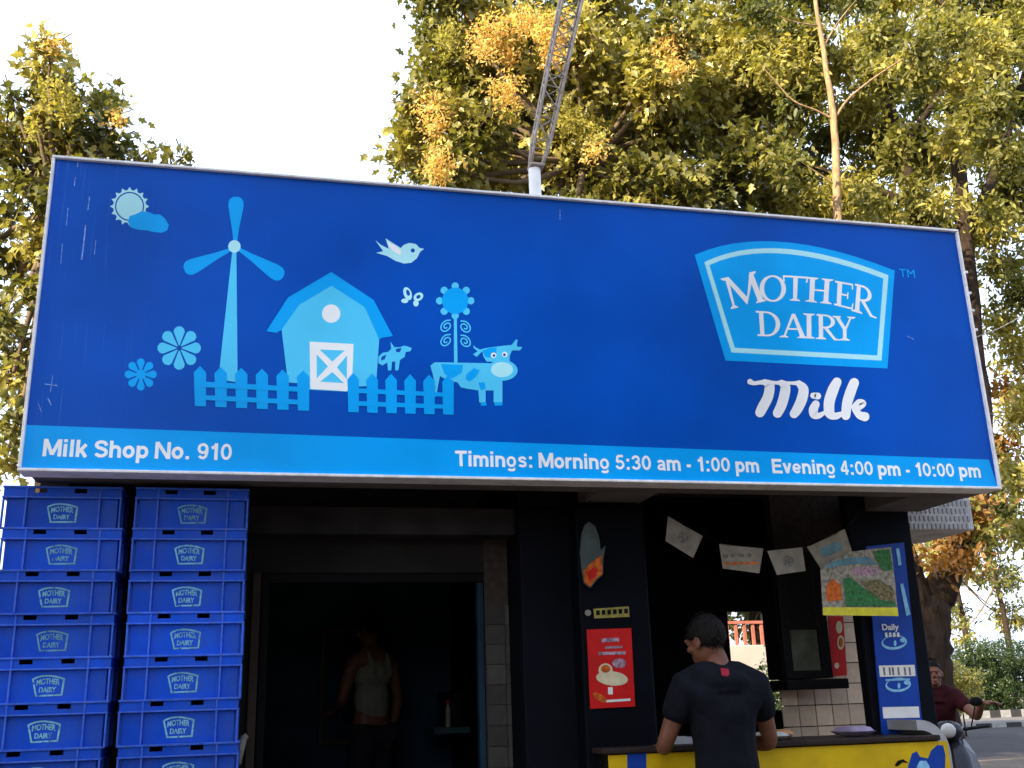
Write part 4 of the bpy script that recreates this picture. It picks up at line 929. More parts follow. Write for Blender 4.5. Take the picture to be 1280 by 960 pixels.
def person(label, loc, rz, J, wear, hpos, hrot, scale=1., low=-.045, hands=((0, 1, -.1), (0, 1, -.1))):
    """J: joints; keys pelvis spine chest neck nt shl ell wrl shr elr wrr hil knl anl tol hir knr anr tor; clothes are children over one continuous body"""
    root = empty('person', label, 'person', loc, rz); root.scale = (scale,)*3
    N = {'pelvis': (J['pelvis'], (.135, .10)), 'spine': (J['spine'], (.125, .095)), 'chest': (J['chest'], (.15, .105)), 'ut': (J['ut'], (.13, .085)), 'neck': (J['neck'], (.058, .055)), 'nt': (J['nt'], (.052, .054))}
    E_ = [('pelvis', 'spine'), ('spine', 'chest'), ('chest', 'ut'), ('ut', 'neck'), ('neck', 'nt')]
    for s in 'lr':
        N['sh'+s] = (J['sh'+s], (.062, .062)); N['ua'+s] = (tuple((np.array(J['sh'+s])+np.array(J['el'+s]))/2), (.048, .048)); N['el'+s] = (J['el'+s], (.040, .040))
        N['fa'+s] = (tuple(np.array(J['el'+s])*.65+np.array(J['wr'+s])*.35), (.039, .039)); N['wr'+s] = (J['wr'+s], (.025, .025))
        N['hi'+s] = (J['hi'+s], (.095, .095)); N['kn'+s] = (J['kn'+s], (.058, .058)); N['ca'+s] = (tuple(np.array(J['kn'+s])*.65+np.array(J['an'+s])*.35), (.055, .055)); N['an'+s] = (J['an'+s], (.036, .036)); N['to'+s] = (J['to'+s], (.034, .028))
        E_ += [('ut', 'sh'+s), ('sh'+s, 'ua'+s), ('ua'+s, 'el'+s), ('el'+s, 'fa'+s), ('fa'+s, 'wr'+s), ('pelvis', 'hi'+s), ('hi'+s, 'kn'+s), ('kn'+s, 'ca'+s), ('ca'+s, 'an'+s), ('an'+s, 'to'+s)]
    mb = MB(); mb.add(*skinned(N, E_, 2), True)
    mb.tube([J['neck'], J['nt'], tuple((Vector(J['nt'])+Vector(hpos))/2)], [.062, .055, .055], 12)
    head(mb, hpos, hrot)
    for s, sd in (('l', 1), ('r', -1)):
        d = Vector(hands[0 if s == 'l' else 1]); hand(mb, J['wr'+s], d, (0, 0, 1), sd)
    remesh(mb, M['skin'], 'body', .0065, root, 4)
    def garment(name, m, keys, grow, sleeves=None, extra=None, tubes=()):
        n2 = {}
        for k in keys: n2[k] = (N[k][0], tuple(r*grow[0] + grow[1] for r in N[k][1]))
        e2 = [e for e in E_ if e[0] in n2 and e[1] in n2]
        if sleeves:
            for s in 'lr':
                p = tuple(np.array(N['sh'+s][0])*(1-sleeves)+np.array(N['el'+s][0])*sleeves); n2['sl'+s] = (p, (.066, .066)); e2.append(('sh'+s, 'sl'+s))
        if extra: n2.update(extra[0]); e2 += extra[1]
        g = MB(); g.add(*skinned(n2, e2, 2), True)
        for tp, tr_ in tubes: g.tube(tp, tr_, 12) if tp is not None else g.ell(*tr_)
        return remesh(g, m, name, .009, root, 5)
    pel = np.array(J['pelvis'])
    if wear['top'] == 'tee':
        hem = {'hem': (tuple(pel + [0, 0, -.09]), (.158, .128))}
        garment('t_shirt', wear['topm'], ['pelvis', 'spine', 'chest', 'ut', 'shl', 'shr'], (1.08, .018), .62, (hem, [('pelvis', 'hem')]), [([np.array(J['ut'])-[0,0,.03], np.array(J['ut'])*.4+np.array(J['neck'])*.6, np.array(J['neck'])+[0,0,.012]], [.12, .09, .074])] + [([np.array(J['neck'])+[0,0,-.03], np.array(J['neck'])*.5+np.array(J['sh'+q])*.5+[0,0,.004], np.array(J['sh'+q])+[0,0,.002]], [.078, .074, .07]) for q in 'lr'] + [(None, (np.array(J['ut']) + [0, -.006, .022], (.150, .112, .072))), (None, (np.array(J['neck']) + [0, -.014, -.025], (.10, .078, .045))), (None, (np.array(J['chest']) + [0, .006, .02], (.165, .128, .15)))])
        # collar
    else:
        ut = np.array(J['ut']); cs = np.array(J['chest'])
        garment('vest', wear['topm'], ['pelvis', 'spine', 'chest'], (1.04, .014), None, None,
                [([cs + [sx_*.075, -.10, .0], ut + [sx_*.078, -.088, -.03], ut + [sx_*.085, -.05, .045], ut + [sx_*.085, .0, .068], ut + [sx_*.082, .06, .04], ut + [sx_*.075, .09, -.04], cs + [sx_*.07, .10, .0]], [.03, .026, .022, .022, .022, .026, .03]) for sx_ in (-1, 1)] + [(None, ((cs+ut)/2 + [0, -.002, -.03], (.170, .124, .125)))])
    ks = ['pelvis'] + [a+s for s in 'lr' for a in ('hi', 'kn', 'ca', 'an')]
    garment('trousers', wear['legm'], ks, (1.05, .012))
    for s in 'lr':
        a, t_ = Vector(J['an'+s]), Vector(J['to'+s]); g = MB(); d = (t_ - a); d.z = 0; d.normalize(); rot = Vector((0, 1, 0)).rotation_difference(d).to_matrix()
        g.ell(a + d*.07 + Vector((0, 0, -.045)), (.047, .14, .045), rot); remesh(g, M['shoe'], 'shoe', .01, root, 2)
    hair(hpos, hrot, M['hair'], root, low)
    return root
def stand(elbl, wrl, elr, wrr, lean=0.):
    return {'pelvis': (0, 0, .95), 'spine': (0, .01+lean*.25, 1.10), 'chest': (0, .0+lean*.6, 1.27), 'ut': (0, -.01+lean*.85, 1.40), 'neck': (0, -.005+lean, 1.475), 'nt': (0, .012+lean*1.1, 1.53),
            'shl': (-.175, -.005+lean*.9, 1.405), 'shr': (.175, -.005+lean*.9, 1.405), 'ell': elbl, 'wrl': wrl, 'elr': elr, 'wrr': wrr,
            'hil': (-.09, 0, .88), 'hir': (.09, 0, .88), 'knl': (-.11, .02, .49), 'knr': (.11, .02, .49), 'anl': (-.12, -.02, .085), 'anr': (.12, -.02, .085), 'tol': (-.14, .12, .04), 'tor': (.14, .12, .04)}
# customer in black at the counter, back to the camera, head bowed a little to the left
mp = P(906, 900, 4.66)
J = stand((-.275, .08, 1.14), (-.20, .29, 1.145), (.27, .10, 1.14), (.17, .31, 1.145), .03)
hr = Matrix.Rotation(math.radians(28), 3, 'Z') @ Matrix.Rotation(math.radians(-12), 3, 'X'); hr = hr.to_quaternion()
man = person('man in a black T-shirt seen from behind, leaning over the yellow counter', (mp.x, 4.66, 0), 0, J, {'top': 'tee', 'topm': M['tee'], 'legm': M['trou']}, (-.035, .065, 1.615), hr, 1.0, -.07, ((.3, 1, -.05), (-.3, 1, -.05)))
tg = MB().box(-.020, .020, -.003, .003, -.020, .020).build('neck_tag', mat('red_tag_cloth', (.26, .012, .03), .8, .3, 60), man, .002); tg.location = (-.015, -.082, 1.462); tg.rotation_euler = (math.radians(-28), .15, 0)
# person in a white vest inside the left bay
vp = P(466, 850, 7.2)
J = stand((-.24, .06, 1.12), (-.16, .24, 1.05), (.25, .0, 1.13), (.24, .06, .88), .02)
hr = Matrix.Rotation(math.radians(10), 3, 'Z').to_quaternion()
person('person in a white sleeveless vest with black hair, standing in the dark left bay', (vp.x, 7.2, .401), math.radians(35), J, {'top': 'vest', 'topm': M['vest'], 'legm': M['trou']}, (0, .05, 1.62), hr, .90, -.05, ((.2, 1, -.2), (0, .3, -1)))

# ------------------------------------------------------------------ scooter and rider behind the right end
SX = P(1176, 890, 8.6)
sc = empty('parked_scooter', 'dark scooter with a round white headlight standing beyond the right end of the counter', 'scooter', (SX.x, 8.6, 0), math.radians(150))
# local: +Y forward
def wheel(y):
    w = MB(); n = 28
    Mx = Matrix.Translation((0, y, .22)) @ Matrix.Rotation(math.pi/2, 4, 'Y')
    w.lathe([(.13, -.03), (.17, -.05), (.21, -.04), (.22, 0), (.21, .04), (.17, .05), (.13, .03)], n, Mx); o = w.build('wheel', M['tyre'], sc)
    MB().lathe([(.125, -.032), (.03, -.04), (.03, .04), (.125, .032)], n, Mx).build('rim', M['steel'], o)
wheel(.62); wheel(-.62)
ap = MB(); vs = []; fs = []
pts = [(.12, .62, .30), (.17, .56, .42), (.21, .46, .62), (.19, .40, .82), (.12, .36, .95)]
for w_, y, z in pts: vs += [(-w_, y-.06, z), (-w_*.5, y+.04, z), (w_*.5, y+.04, z), (w_, y-.06, z)]
for i in range(len(pts)-1):
    for k in range(3): fs.append((i*4+k, i*4+k+1, i*4+4+k+1, i*4+4+k))
ap.add(vs, fs, True); o = ap.build('front_apron', M['spaint'], sc); s = o.modifiers.new('s', 'SOLIDIFY'); s.thickness = .02
g = MB(); g.ell((0, .40, 1.03), (.13, .10, .085)); hh = g.build('handlebar_cowl', M['spaint'], sc)
Mx = Matrix.Translation((0, .485, 1.035)) @ Matrix.Rotation(-math.pi/2, 4, 'X'); MB().lathe([(.058, -.03), (.060, .005), (.045, .02), (.015, .028)], 20, Mx).build('headlight', M['lens'], sc)
hb = MB().tube([(-.34, .28, 1.06), (-.15, .36, 1.04), (.15, .36, 1.04), (.34, .28, 1.06)], .014, 8).build('handlebar', M['black'], sc)
for s in (-1, 1):
    MB().tube([(s*.20, .34, 1.06), (s*.25, .33, 1.22)], .006, 6).build('mirror_stalk', M['black'], sc)
    g = MB(); g.ell((s*.27, .32, 1.26), (.055, .014, .04)); g.build('mirror', M['black'], sc)
MB().box(-.15, .15, -.25, .46, .26, .30).build('footboard', M['black'], sc, .01)
g = MB(); g.ell((0, -.52, .52), (.19, .42, .22)); g.build('rear_body', M['spaint'], sc)
g = MB(); g.box(-.13, .13, -.85, -.18, .70, .80); g.build('seat', M['black'], sc, .03)
MB().tube([(0, .62, .24), (0, .50, .60), (0, .40, .96)], [.03, .03, .025], 8).build('fork', M['black'], sc)
J = {'pelvis': (0, -.42, .87), 'spine': (0, -.40, 1.02), 'chest': (0, -.35, 1.18), 'ut': (0, -.31, 1.30), 'neck': (0, -.29, 1.375), 'nt': (0, -.27, 1.43), 'shl': (-.17, -.30, 1.305), 'shr': (.17, -.30, 1.305),
     'ell': (-.30, -.10, 1.12), 'wrl': (-.34, .12, 1.25), 'elr': (.28, -.02, 1.08), 'wrr': (.32, .20, 1.09), 'hil': (-.10, -.38, .84), 'hir': (.10, -.38, .84), 'knl': (-.19, .05, .74), 'knr': (.19, .05, .74),
     'anl': (-.17, .08, .37), 'anr': (.17, .08, .37), 'tol': (-.18, .22, .335), 'tor': (.18, .22, .335)}
rd = person('rider in a maroon shirt sitting on the dark scooter, arm held out', (SX.x, 8.6, 0), math.radians(150), J, {'top': 'tee', 'topm': M['maroon'], 'legm': M['trou']}, (0, -.235, 1.515), Quaternion(), 1.0, -.04, ((-.9, .4, 0), (.2, 1, 0)))

# ------------------------------------------------------------------ lattice mast on the roof
mb0 = P(669, 236, 5.1)
mast = empty('lattice_mast', 'thin leaning steel lattice mast on a white stub behind the signboard', 'mast', (mb0.x, 5.1, 2.80))
YM = 5.1
A0, A1 = P(670, 208, YM), P(716, -10, YM + .0)
MB().tube([(mb0.x, YM, 2.802), (mb0.x, YM, A0.z - .02)], .034, 14).build('stub_pole', M['white']).parent = mast
adopt(mast.children[0], mast)
ax = (A1 - A0).normalized(); ux = ax.cross(Vector((0, 1, 0))).normalized(); uy = ux.cross(ax)
def corner(i, t):
    h_ = (.046 + .014*t) if t > .12 else (.032 + .117*t); s = ((-1, -1), (1, -1), (1, 1), (-1, 1))[i]
    return A0 + (A1 - A0)*t + ux*h_*s[0] + uy*h_*s[1]
for i in range(4):
    adopt(MB().tube([corner(i, t) for t in (0, .06, .12, .5, 1.0, 1.5)], .0085, 8).build('chord', M['rust']), mast)
br = [MB().tube([corner(i, .12 + .088*k), corner((i+1) % 4, .12 + .088*(k+1))], .0045, 5) for k in range(15) for i in range(4)]
for b in br: adopt(b.build('brace', M['rust']), mast)
for k in range(0, 15, 2):
    for i in range(4): adopt(MB().tube([corner(i, .12 + .088*k), corner((i+1) % 4, .12 + .088*k)], .004, 5).build('rung', M['rust']), mast)
adopt(MB().box(A0.x - .042, A0.x + .042, YM - .042, YM + .042, A0.z - .014, A0.z + .006).build('joint_plate', M['rust'], None, .006), mast)
# ------------------------------------------------------------------ foliage
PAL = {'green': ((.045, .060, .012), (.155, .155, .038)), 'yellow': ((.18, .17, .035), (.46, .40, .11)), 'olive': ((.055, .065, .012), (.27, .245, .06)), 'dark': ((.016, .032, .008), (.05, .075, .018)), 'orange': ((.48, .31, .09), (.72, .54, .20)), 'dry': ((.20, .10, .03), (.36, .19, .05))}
def crown(clumps, per, lf, spread=.30, droop=.25, shell=.45):
    """clumps (centre, radius, palette, density); leaves stand in sprays on twig ends through each clump's volume"""
    pos, al, no, sz, co, tw = [], [], [], [], [], []
    for c, r, pal, den in clumps:
        c = np.array(c); nt_ = max(3, int(per*den)); d = unit(nt_); rr = r*(shell + (1-shell)*rng.random(nt_)**.6)
        tip = c + d*rr[:, None]*np.array([1, 1, .85])
        lo, hi = map(np.array, PAL[pal]); tone = rng.random()*.35
        for t in range(nt_):
            m_ = rng.integers(7, 13); ax_ = d[t]*.8 + unit(1)[0]*.7; ax_[2] -= droop*rng.random(); ax_ /= np.linalg.norm(ax_)
            L_ = spread*rng.uniform(.7, 1.3); u = rng.random(m_)
            p = tip[t] + ax_*(u[:, None]-.5)*L_ + rng.normal(size=(m_, 3))*L_*.16
            a = ax_*.5 + unit(m_)*.9; a[:, 2] -= droop
            n_ = np.array([0, 0, .8]) + unit(m_)*.95 + d[t]*.4
            pos.append(p); al.append(a); no.append(n_); sz.append(lf*rng.uniform(.6, 1.25, m_))
            k = np.clip(tone*.6 + rng.random()*.55 + rng.random(m_)*.35 - .1, 0, 1)[:, None]; co.append((lo*(1-k)+hi*k)*rng.uniform(.85, 1.15, (m_, 1)))
            if t % 3 == 0: tw.append((tip[t]-ax_*L_*.9, tip[t]+ax_*L_*.4))
    return [np.concatenate(x) for x in (pos, al, no, sz, co)], tw
def rad(rpx, Y): return rpx*Y*1.03/F
def limb(path, rads, n=10, wob=.02, steps=5):
    pts = [Vector(p) for p in path]; q = []; rr = []
    for i in range(len(pts)-1):
        p0, p1, p2, p3 = pts[max(i-1, 0)], pts[i], pts[i+1], pts[min(i+2, len(pts)-1)]
        for k in range(steps):
            t = k/steps; q.append(.5*((2*p1)+(p2-p0)*t+(2*p0-5*p1+4*p2-p3)*t*t+(3*p1-p0-3*p2+p3)*t**3) + Vector(rng.normal(size=3))*wob*rads[i]); rr.append((rads[i]*(1-t)+rads[i+1]*t)*rng.uniform(.94, 1.06))
    q.append(pts[-1]); rr.append(rads[-1]); return q, rr
def tree(name, label, base, trunk_path, trunk_r, clumps, per, lf, tmpl, lm, bark, spread=.3, droop=.25, blossoms=None, limbs=True, hub=None, extra=(), shell=.45, group=None):
    root = empty(name, label, 'tree', base, 0, group)
    tb = MB(); q, r = limb(trunk_path, trunk_r, wob=.08); tb.tube(q, r, 12); adopt(tb.build('trunk', bark), root)
    for pth, rr in extra:
        b_ = MB(); q, r = limb(pth, rr, wob=.08); b_.tube(q, r, 10); adopt(b_.build('limb', bark), root)
    data, tw = crown(clumps, per, lf, spread, droop, shell)
    o = leaves('crown', tmpl, *data, lm); adopt(o, root)
    if limbs:
        hub = Vector(hub if hub is not None else trunk_path[-1]); b_ = MB()
        for c, rd_, pal, den in clumps:
            c = Vector(c); mid = hub.lerp(c, .55) + Vector((0, 0, -.12*(c-hub).length)); q, r = limb([hub, mid, c + (c-hub).normalized()*rd_*.4], [trunk_r[-1]*.6, trunk_r[-1]*.35, .008], wob=.3, steps=4); b_.tube(q, r, 6, False)
        for a, c in tw: b_.tube([a, c], [.006, .003], 4, False)
        adopt(b_.build('branches', M['twig']), root)
    if blossoms:
        bd, _ = crown(blossoms[0], blossoms[1], blossoms[2], spread*.6, .1, .2); adopt(leaves('blossom', OVAL, *bd, M['petal']), root)
    return root
def CL(lst, Y, pals, den=1., dy=1.0, back=True):
    out = []
    for i, it in enumerate(lst):
        px_, py_, r_ = it[:3]; pal = it[3] if len(it) > 3 else random.choice(pals); yy = Y + random.uniform(-dy, dy)
        out.append((P(px_, py_, yy), rad(r_, yy), pal, den*(r_/50)**2))
    return out
# left tree
YL = 8.8
lst = [(62, 62, 20), (50, 84, 17), (74, 92, 20), (64, 118, 24), (48, 140, 18), (22, 124, 18), (14, 158, 24), (46, 168, 28), (88, 150, 26), (100, 126, 14), (128, 128, 20), (148, 150, 17), (126, 168, 26), (92, 184, 28), (60, 204, 28), (24, 204, 24), (150, 184, 20), (178, 196, 14), (212, 194, 10), (228, 196, 7),
       (36, 244, 24), (10, 270, 22), (44, 296, 24), (14, 330, 24), (36, 366, 20), (10, 400, 22), (22, 440, 24), (8, 486, 20), (22, 530, 22), (6, 575, 22), (120, 250, 55), (200, 260, 45), (90, 340, 50), (-40, 180, 45), (-50, 300, 50), (-40, 420, 45), (-60, 80, 40)]
bl = [(66, 56, 12), (72, 112, 14, 'yellow'), (84, 140, 17, 'yellow'), (40, 164, 10, 'yellow'), (146, 146, 9), (52, 104, 9, 'yellow')]
tb_ = P(70, 700, YL); gx = tb_.x
tree('broadleaf_tree', 'yellow-green broadleaf tree rising behind the left end of the signboard', (gx, YL, 0), [(gx, YL, 0), (gx+.05, YL, 1.6), (gx-.1, YL, 3.2), P(70, 260, YL)], [.19, .15, .12, .07],
     CL(lst, YL, ['olive', 'green', 'yellow', 'yellow', 'olive', 'olive'], .85, .5), 90, .10, BIG, M['leaf'], M['bark'], .28, .3, (CL(bl, YL - .6, ['orange'], 1.2, .2), 220, .045))
# middle tree with big lobed leaves and orange blossom
YC_ = 11.0
lst = [(556, 42, 38), (605, 34, 42), (660, 40, 45), (720, 46, 45), (775, 40, 45), (830, 46, 45), (885, 46, 45), (930, 70, 45), (548, 88, 34), (590, 96, 42), (645, 100, 45), (705, 105, 45), (765, 105, 45), (822, 104, 45), (880, 110, 45), (935, 130, 42),
       (522, 128, 24), (512, 158, 20), (550, 150, 38), (600, 160, 42), (655, 165, 42), (715, 170, 45), (775, 170, 45), (835, 168, 45), (890, 172, 42), (940, 190, 40), (502, 186, 20), (524, 206, 28), (565, 210, 36), (615, 220, 40), (668, 224, 40), (725, 226, 42), (785, 230, 42), (845, 235, 42), (900, 236, 40), (950, 240, 38),
       (560, -20, 45), (640, -30, 50), (740, -30, 50), (840, -30, 50), (600, 290, 55), (700, 300, 60), (800, 300, 60), (900, 310, 60), ]
cl = CL(lst, YC_, ['olive', 'green', 'yellow', 'yellow', 'olive'], .85, .9) + CL([(600, 90, 60, 'dark'), (650, 150, 60, 'dark'), (760, 120, 70, 'dark'), (860, 120, 70, 'dark'), (700, 40, 60, 'dark'), (800, 200, 60, 'dark')], YC_ + 2.0, ['dark'], .8, .2)  # dark backing clumps imitate the deep shade between the leaves by colour
bl = [(618, 42, 24), (655, 28, 22), (690, 40, 24), (600, 62, 14), (560, 44, 16, 'yellow'), (640, 70, 12), (545, 132, 20), (540, 158, 16), (548, 202, 18), (552, 220, 12), (630, 118, 20), (636, 146, 14, 'yellow'), (836, 62, 20), (858, 58, 16), (845, 84, 14), (712, 150, 18, 'yellow'), (740, 178, 14, 'yellow'), (795, 45, 12, 'yellow'), (745, 190, 12), (690, 72, 16)]
gx = P(720, 600, YC_).x
tree('flowering_tree', 'big-leaved tree with orange blossom behind the middle of the signboard', (gx, YC_, 0), [(gx, YC_, 0), (gx+.1, YC_, 2.2), (gx-.05, YC_+.1, 4.2), P(730, 200, YC_)], [.26, .2, .16, .09],
     cl, 125, .13, BIG, M['leaf'], M['bark'], .42, .3, (CL([(a_[0], a_[1], a_[2]*1.3) + tuple(a_[3:]) for a_ in bl], YC_ - 1.0, ['orange'], .75, .35), 230, .055))
# tall fine-leaved tree on the right, dark forked trunk
YR = 10.2
gb = P(1162, 880, YR)
lst = []
for py in range(-40, 330, 42):
    for px_ in range(930, 1330, 46):
        if 1180 < px_ < 1240 and 190 < py < 270: continue
        if px_ < 960 and py > 200: continue
        lst.append((px_ + random.uniform(-14, 14), py + random.uniform(-14, 14), random.uniform(30, 40)))
lst += [(1255, 330, 30), (1275, 365, 28), (1250, 400, 26), (1272, 440, 28), (1262, 485, 22, 'dry'), (1276, 520, 26), (1250, 560, 24, 'dry'), (1270, 600, 26), (1232, 600, 20), (1258, 640, 24), (1275, 665, 20), (1300, 500, 40), (1310, 600, 40), (1150, 360, 60), (1050, 340, 60), (1190, 640, 14, 'dry'), (1205, 690, 14, 'dry')]
cl = CL(lst, YR + 1.2, ['olive', 'yellow', 'olive', 'yellow', 'green'], 1.05, 1.2)
cl += CL([(1150, 90, 24), (1180, 30, 26), (1195, 100, 24), (1212, 150, 22), (1190, 175, 20), (1235, 60, 26), (1250, 130, 24), (1262, 200, 22), (1120, 180, 22), (1150, 235, 20), (1180, 250, 14), (1240, 260, 18), (1105, 40, 24), (1085, 250, 16)], YR - .9, ['olive', 'yellow'], 1., .3) + CL([(1182, 652, 15, 'dry'), (1214, 640, 17, 'dry'), (1203, 694, 12, 'dry'), (1156, 690, 9, 'dry'), (1230, 672, 14, 'olive'), (1196, 628, 12, 'olive')], YR - .45, ['dry'], 1.3, .1)
top = P(1172, -120, YR + .9)
tree('forked_tree', 'tall fine-leaved tree with a thick dark forked trunk right of the kiosk', (gb.x, YR, 0),
     [(gb.x, YR, 0), P(1163, 850, YR), P(1161, 790, YR), P(1172, 742, YR), P(1198, 690, YR), P(1220, 630, YR), P(1226, 520, YR + .2), P(1206, 320, YR + .4), top], [.32, .24, .22, .19, .165, .145, .13, .11, .03],
     cl, 230, .10, OVAL, M['fine'], M['bark'], .42, .35, None, False, None, [([P(1160, 805, YR), P(1144, 740, YR), P(1128, 680, YR), P(1112, 610, YR), P(1100, 420, YR+.3)], [.20, .15, .115, .09, .05]), ([P(1210, 380, YR+.3), P(1150, 260, YR+.6), P(1110, 120, YR+.9), P(1090, -20, YR+1.2)], [.10, .08, .06, .03]), ([P(1205, 300, YR+.4), P(1250, 200, YR+.7), P(1280, 90, YR+.9)], [.08, .06, .03]), ([P(1150, 260, YR+.6), P(1080, 230, YR+.8), P(990, 200, YR+1)], [.06, .045, .02]), ([P(1130, 180, YR+.8), P(1180, 110, YR+.9), P(1230, 20, YR+1)], [.05, .04, .02])], .3)
# slim pale tree in front of it
YT_ = 8.0
base = P(1052, 880, YT_)
tree('pale_sapling', 'slim pale-barked young tree standing just behind the sign, right of the middle', (base.x, YT_, 0),
     [(base.x, YT_, 0), P(1054, 600, YT_), P(1047, 275, YT_), P(1043, 160, YT_), P(1032, 80, YT_), P(1020, 5, YT_), P(1014, -60, YT_)], [.065, .052, .040, .034, .026, .020, .014],
     CL([(1010, -60, 30), (955, 86, 26), (1150, 60, 26), (1185, 46, 30), (1225, 40, 26), (982, 200, 24), (1078, 0, 26), (945, 10, 24), (1110, 84, 16), (985, 128, 14)], YT_, ['olive', 'yellow', 'green'], 1., .25), 120, .085, OVAL, M['fine'], M['palebark'], .26, .3, None, False, None,
     [([P(1045, 146, YT_), P(1062, 122, YT_), P(1092, 98, YT_), P(1125, 76, YT_), P(1165, 52, YT_+.1), P(1215, 44, YT_+.2)], [.015, .012, .010, .008, .005, .002]), ([P(1043, 150, YT_), P(1020, 138, YT_), P(992, 126, YT_), P(968, 100, YT_), P(950, 80, YT_)], [.014, .010, .008, .005, .002]),
      ([P(1028, 62, YT_), P(1046, 30, YT_), P(1070, 0, YT_)], [.010, .007, .003]), ([P(1022, 32, YT_), P(985, 25, YT_), P(955, 8, YT_)], [.009, .006, .002]), ([P(1047, 232, YT_), P(1020, 215, YT_), P(985, 190, YT_)], [.009, .006, .002])])
# shrubs and trees beyond the road
lab = ['dark green shrub beyond the road, nearest the forked trunk', 'round dark shrub on the far pavement, second from the trunk', 'taller bush on the far pavement, third from the trunk', 'broad dark shrub at the right photo edge beyond the striped kerb', 'dark shrub beyond the right photo edge', 'deep green bush seen through the back opening of the kiosk']
for i, (px_, Y, w, h_) in enumerate(((1200, 46, 1.7, 3.0), (1226, 47, 1.8, 3.3), (1250, 47, 1.7, 3.6), (1276, 48, 2.0, 3.4), (1312, 49, 2.0, 3.4), (982, 12.5, .5, 1.9))):
    p = P(px_, 866, Y); sroot = empty('shrub', lab[i], 'shrub', (p.x, Y, .0 if i == 5 else .1), 0, 'shrubs beyond the road')
    cls = [((p.x + random.uniform(-w, w)*.6, Y + random.uniform(-.8, .8)*w*.5, .3 + h_*random.uniform(.1, .85)), w*.55, 'dark', 1.) for k in range(11)]
    d_, tw = crown(cls, 60, .16 if i < 5 else .07, .4 if i < 5 else .2); adopt(leaves('foliage', OVAL, *d_, M['leaf']), sroot)
    s_ = MB(); 
    for k in range(4): s_.tube([(p.x + k*.06 - .1, Y, 0), (p.x + (k-1.5)*w*.3, Y, h_*.6)], [.04, .015], 6)
    adopt(s_.build('stems', M['bark']), sroot)
p = P(1200, 866, 30)
sroot = empty('yellow_shrub', 'small sunlit yellow-green shrub beside the rider', 'shrub', (p.x, 30, 0))
cls = [((p.x + random.uniform(-.35, .35), 30 + random.uniform(-.3, .3), .5 + random.uniform(.2, 1.6)), .35, 'yellow', 1.) for k in range(8)]
d_, tw = crown(cls, 40, .12, .3); adopt(leaves('foliage', OVAL, *d_, M['leaf']), sroot); s_ = MB(); s_.tube([(p.x, 30, 0), (p.x, 30, 1.2)], [.03, .015], 6); adopt(s_.build('stem', M['bark']), sroot)
for i, (px_, Y, h_) in enumerate(((1215, 62, 15), (1268, 58, 13), (1150, 66, 16))):
    p = P(px_, 866, Y)
    cls = [((p.x + random.uniform(-1, 1)*3, Y + random.uniform(-2, 2), h_*random.uniform(.38, 1.)), random.uniform(1.0, 1.7), random.choice(['olive', 'green', 'yellow']), 1.) for k in range(13)]
    tree('street_tree', ['loose tree far beyond the road, left of the bright gap', 'loose yellow-green tree far beyond the road at the right photo edge', 'far tree seen behind the thick forked trunk'][i], (p.x, Y, .1), [(p.x, Y, .1), (p.x + .2, Y, h_*.3), (p.x, Y, h_*.6)], [.25, .2, .12], cls, 34, .34, OVAL, M['leaf'], M['bark'], .7, .25, group='trees beyond the road')
# boundary wall with rails behind the kiosk
bw0, bw1 = P(880, 860, 17).x, P(1030, 860, 17).x
bw = empty('boundary_wall', 'pale boundary wall with a red rail seen through the back of the kiosk', 'wall', ((bw0+bw1)/2, 17, 0))
zt_ = P(950, 806, 17).z
adopt(MB().box(bw0, bw1, 17, 17.2, 0, zt_).build('wall', M['pwall'], None, .02), bw)
for k in range(int((bw1-bw0)/.16)): adopt(MB().box(bw0+.05+k*.16, bw0+.10+k*.16, 17.08, 17.12, zt_+.001, zt_+.36).build('rail_post', M['rail']), bw)
adopt(MB().box(bw0, bw1, 17.06, 17.14, zt_+.361, zt_+.41).build('top_rail', M['rail']), bw)
# wires
for pts, lb in (([(1214, 424, 5.0), (1250, 410, 6.5), (1290, 388, 8.0)], 'pale wire running from the sign to the right photo edge'), ([(1236, 516, 5.2), (1262, 528, 6.5), (1300, 560, 8.0)], 'dark wire sagging below the pale wire at the right')):
    w_ = MB().tube([P(*p) for p in pts], .0035, 6).build('utility_wire', M['rust'] if 'pale' in lb else M['black']); tag(w_, lb, 'wire')

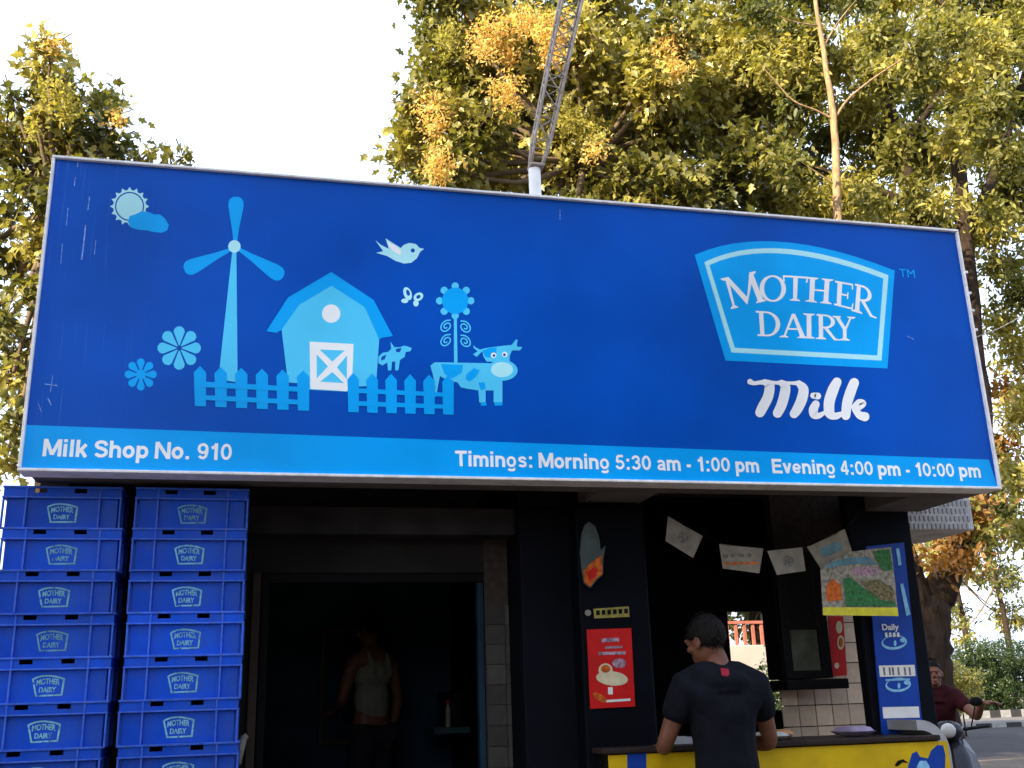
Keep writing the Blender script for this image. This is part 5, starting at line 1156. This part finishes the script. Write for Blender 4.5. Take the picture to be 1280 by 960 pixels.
# unseen trees added behind the viewer to shade the shop front and interior
def added_shade_tree(label, x, y, h_, spread_, n):
    cls = [((x + random.uniform(-1, 1)*spread_, y + random.uniform(-1, 1)*1.6, h_*random.uniform(.42, 1.0)), random.uniform(.9, 1.3), random.choice(['green', 'olive', 'dark']), 1.) for k in range(n)]
    tree('added_shade_tree', label, (x, y, 0), [(x, y, 0), (x + .1, y, h_*.25), (x, y, h_*.55)], [.3, .24, .14], cls, 46, .30, OVAL, M['leaf'], M['bark'], .6, .3, group='added trees out of view')
added_shade_tree('tall unseen shade tree added left of the viewer, nearest the kiosk', -6.6, -.6, 11.6, 2.7, 64)
added_shade_tree('tall unseen shade tree added left of the viewer, second from the kiosk', -10.0, -3.4, 11.8, 3.0, 46)
added_shade_tree('tall unseen shade tree added behind the viewer, right of the viewer', 2.2, -5.5, 9.0, 2.8, 36)
added_shade_tree('tall unseen shade tree added behind the viewer, farthest right', 8.5, -6.0, 8.5, 3.0, 32)
# unseen wall added behind the viewer to keep low light out of the shop
cw = empty('added_blocking_wall', 'long dark unseen wall added behind the viewer', 'wall', (0, -7.5, 0))
adopt(MB().box(-25, 25, -7.7, -7.45, 0, 3.0).build('wall', mat('dark_brick_render', (.10, .07, .055), .95, .3, 3, .4, 40, spec=.1), None, .02), cw)
adopt(MB().box(-25.05, 25.05, -7.75, -7.40, 3.001, 3.10).build('coping', M['conc'], None, .02), cw)

# hidden trees added behind the kiosk so their shade darkens the carriageway
def hidden_road_tree(label, x, y, h_, n):
    cls = [((x + random.uniform(-1, 1)*2.6, y + random.uniform(-1, 1)*2.0, h_*random.uniform(.40, 1.0)), random.uniform(.9, 1.3), random.choice(['green', 'olive', 'dark']), 1.) for k in range(n)]
    tree('added_roadside_tree', label, (x, y, 0), [(x, y, 0), (x + .1, y, h_*.25), (x, y, h_*.55)], [.25, .2, .12], cls, 40, .26, OVAL, M['leaf'], M['bark'], .6, .3, group='added shade trees hidden behind the kiosk')
hidden_road_tree('added shade tree hidden behind the kiosk, nearer the shop', 8.0, 18.8, 8.5, 34)
hidden_road_tree('added shade tree hidden behind the kiosk, nearer the road', 11.0, 22.5, 9.0, 34)
hidden_road_tree('added shade tree across the carriageway, hidden behind the kiosk', 14.5, 29.0, 9.5, 34)
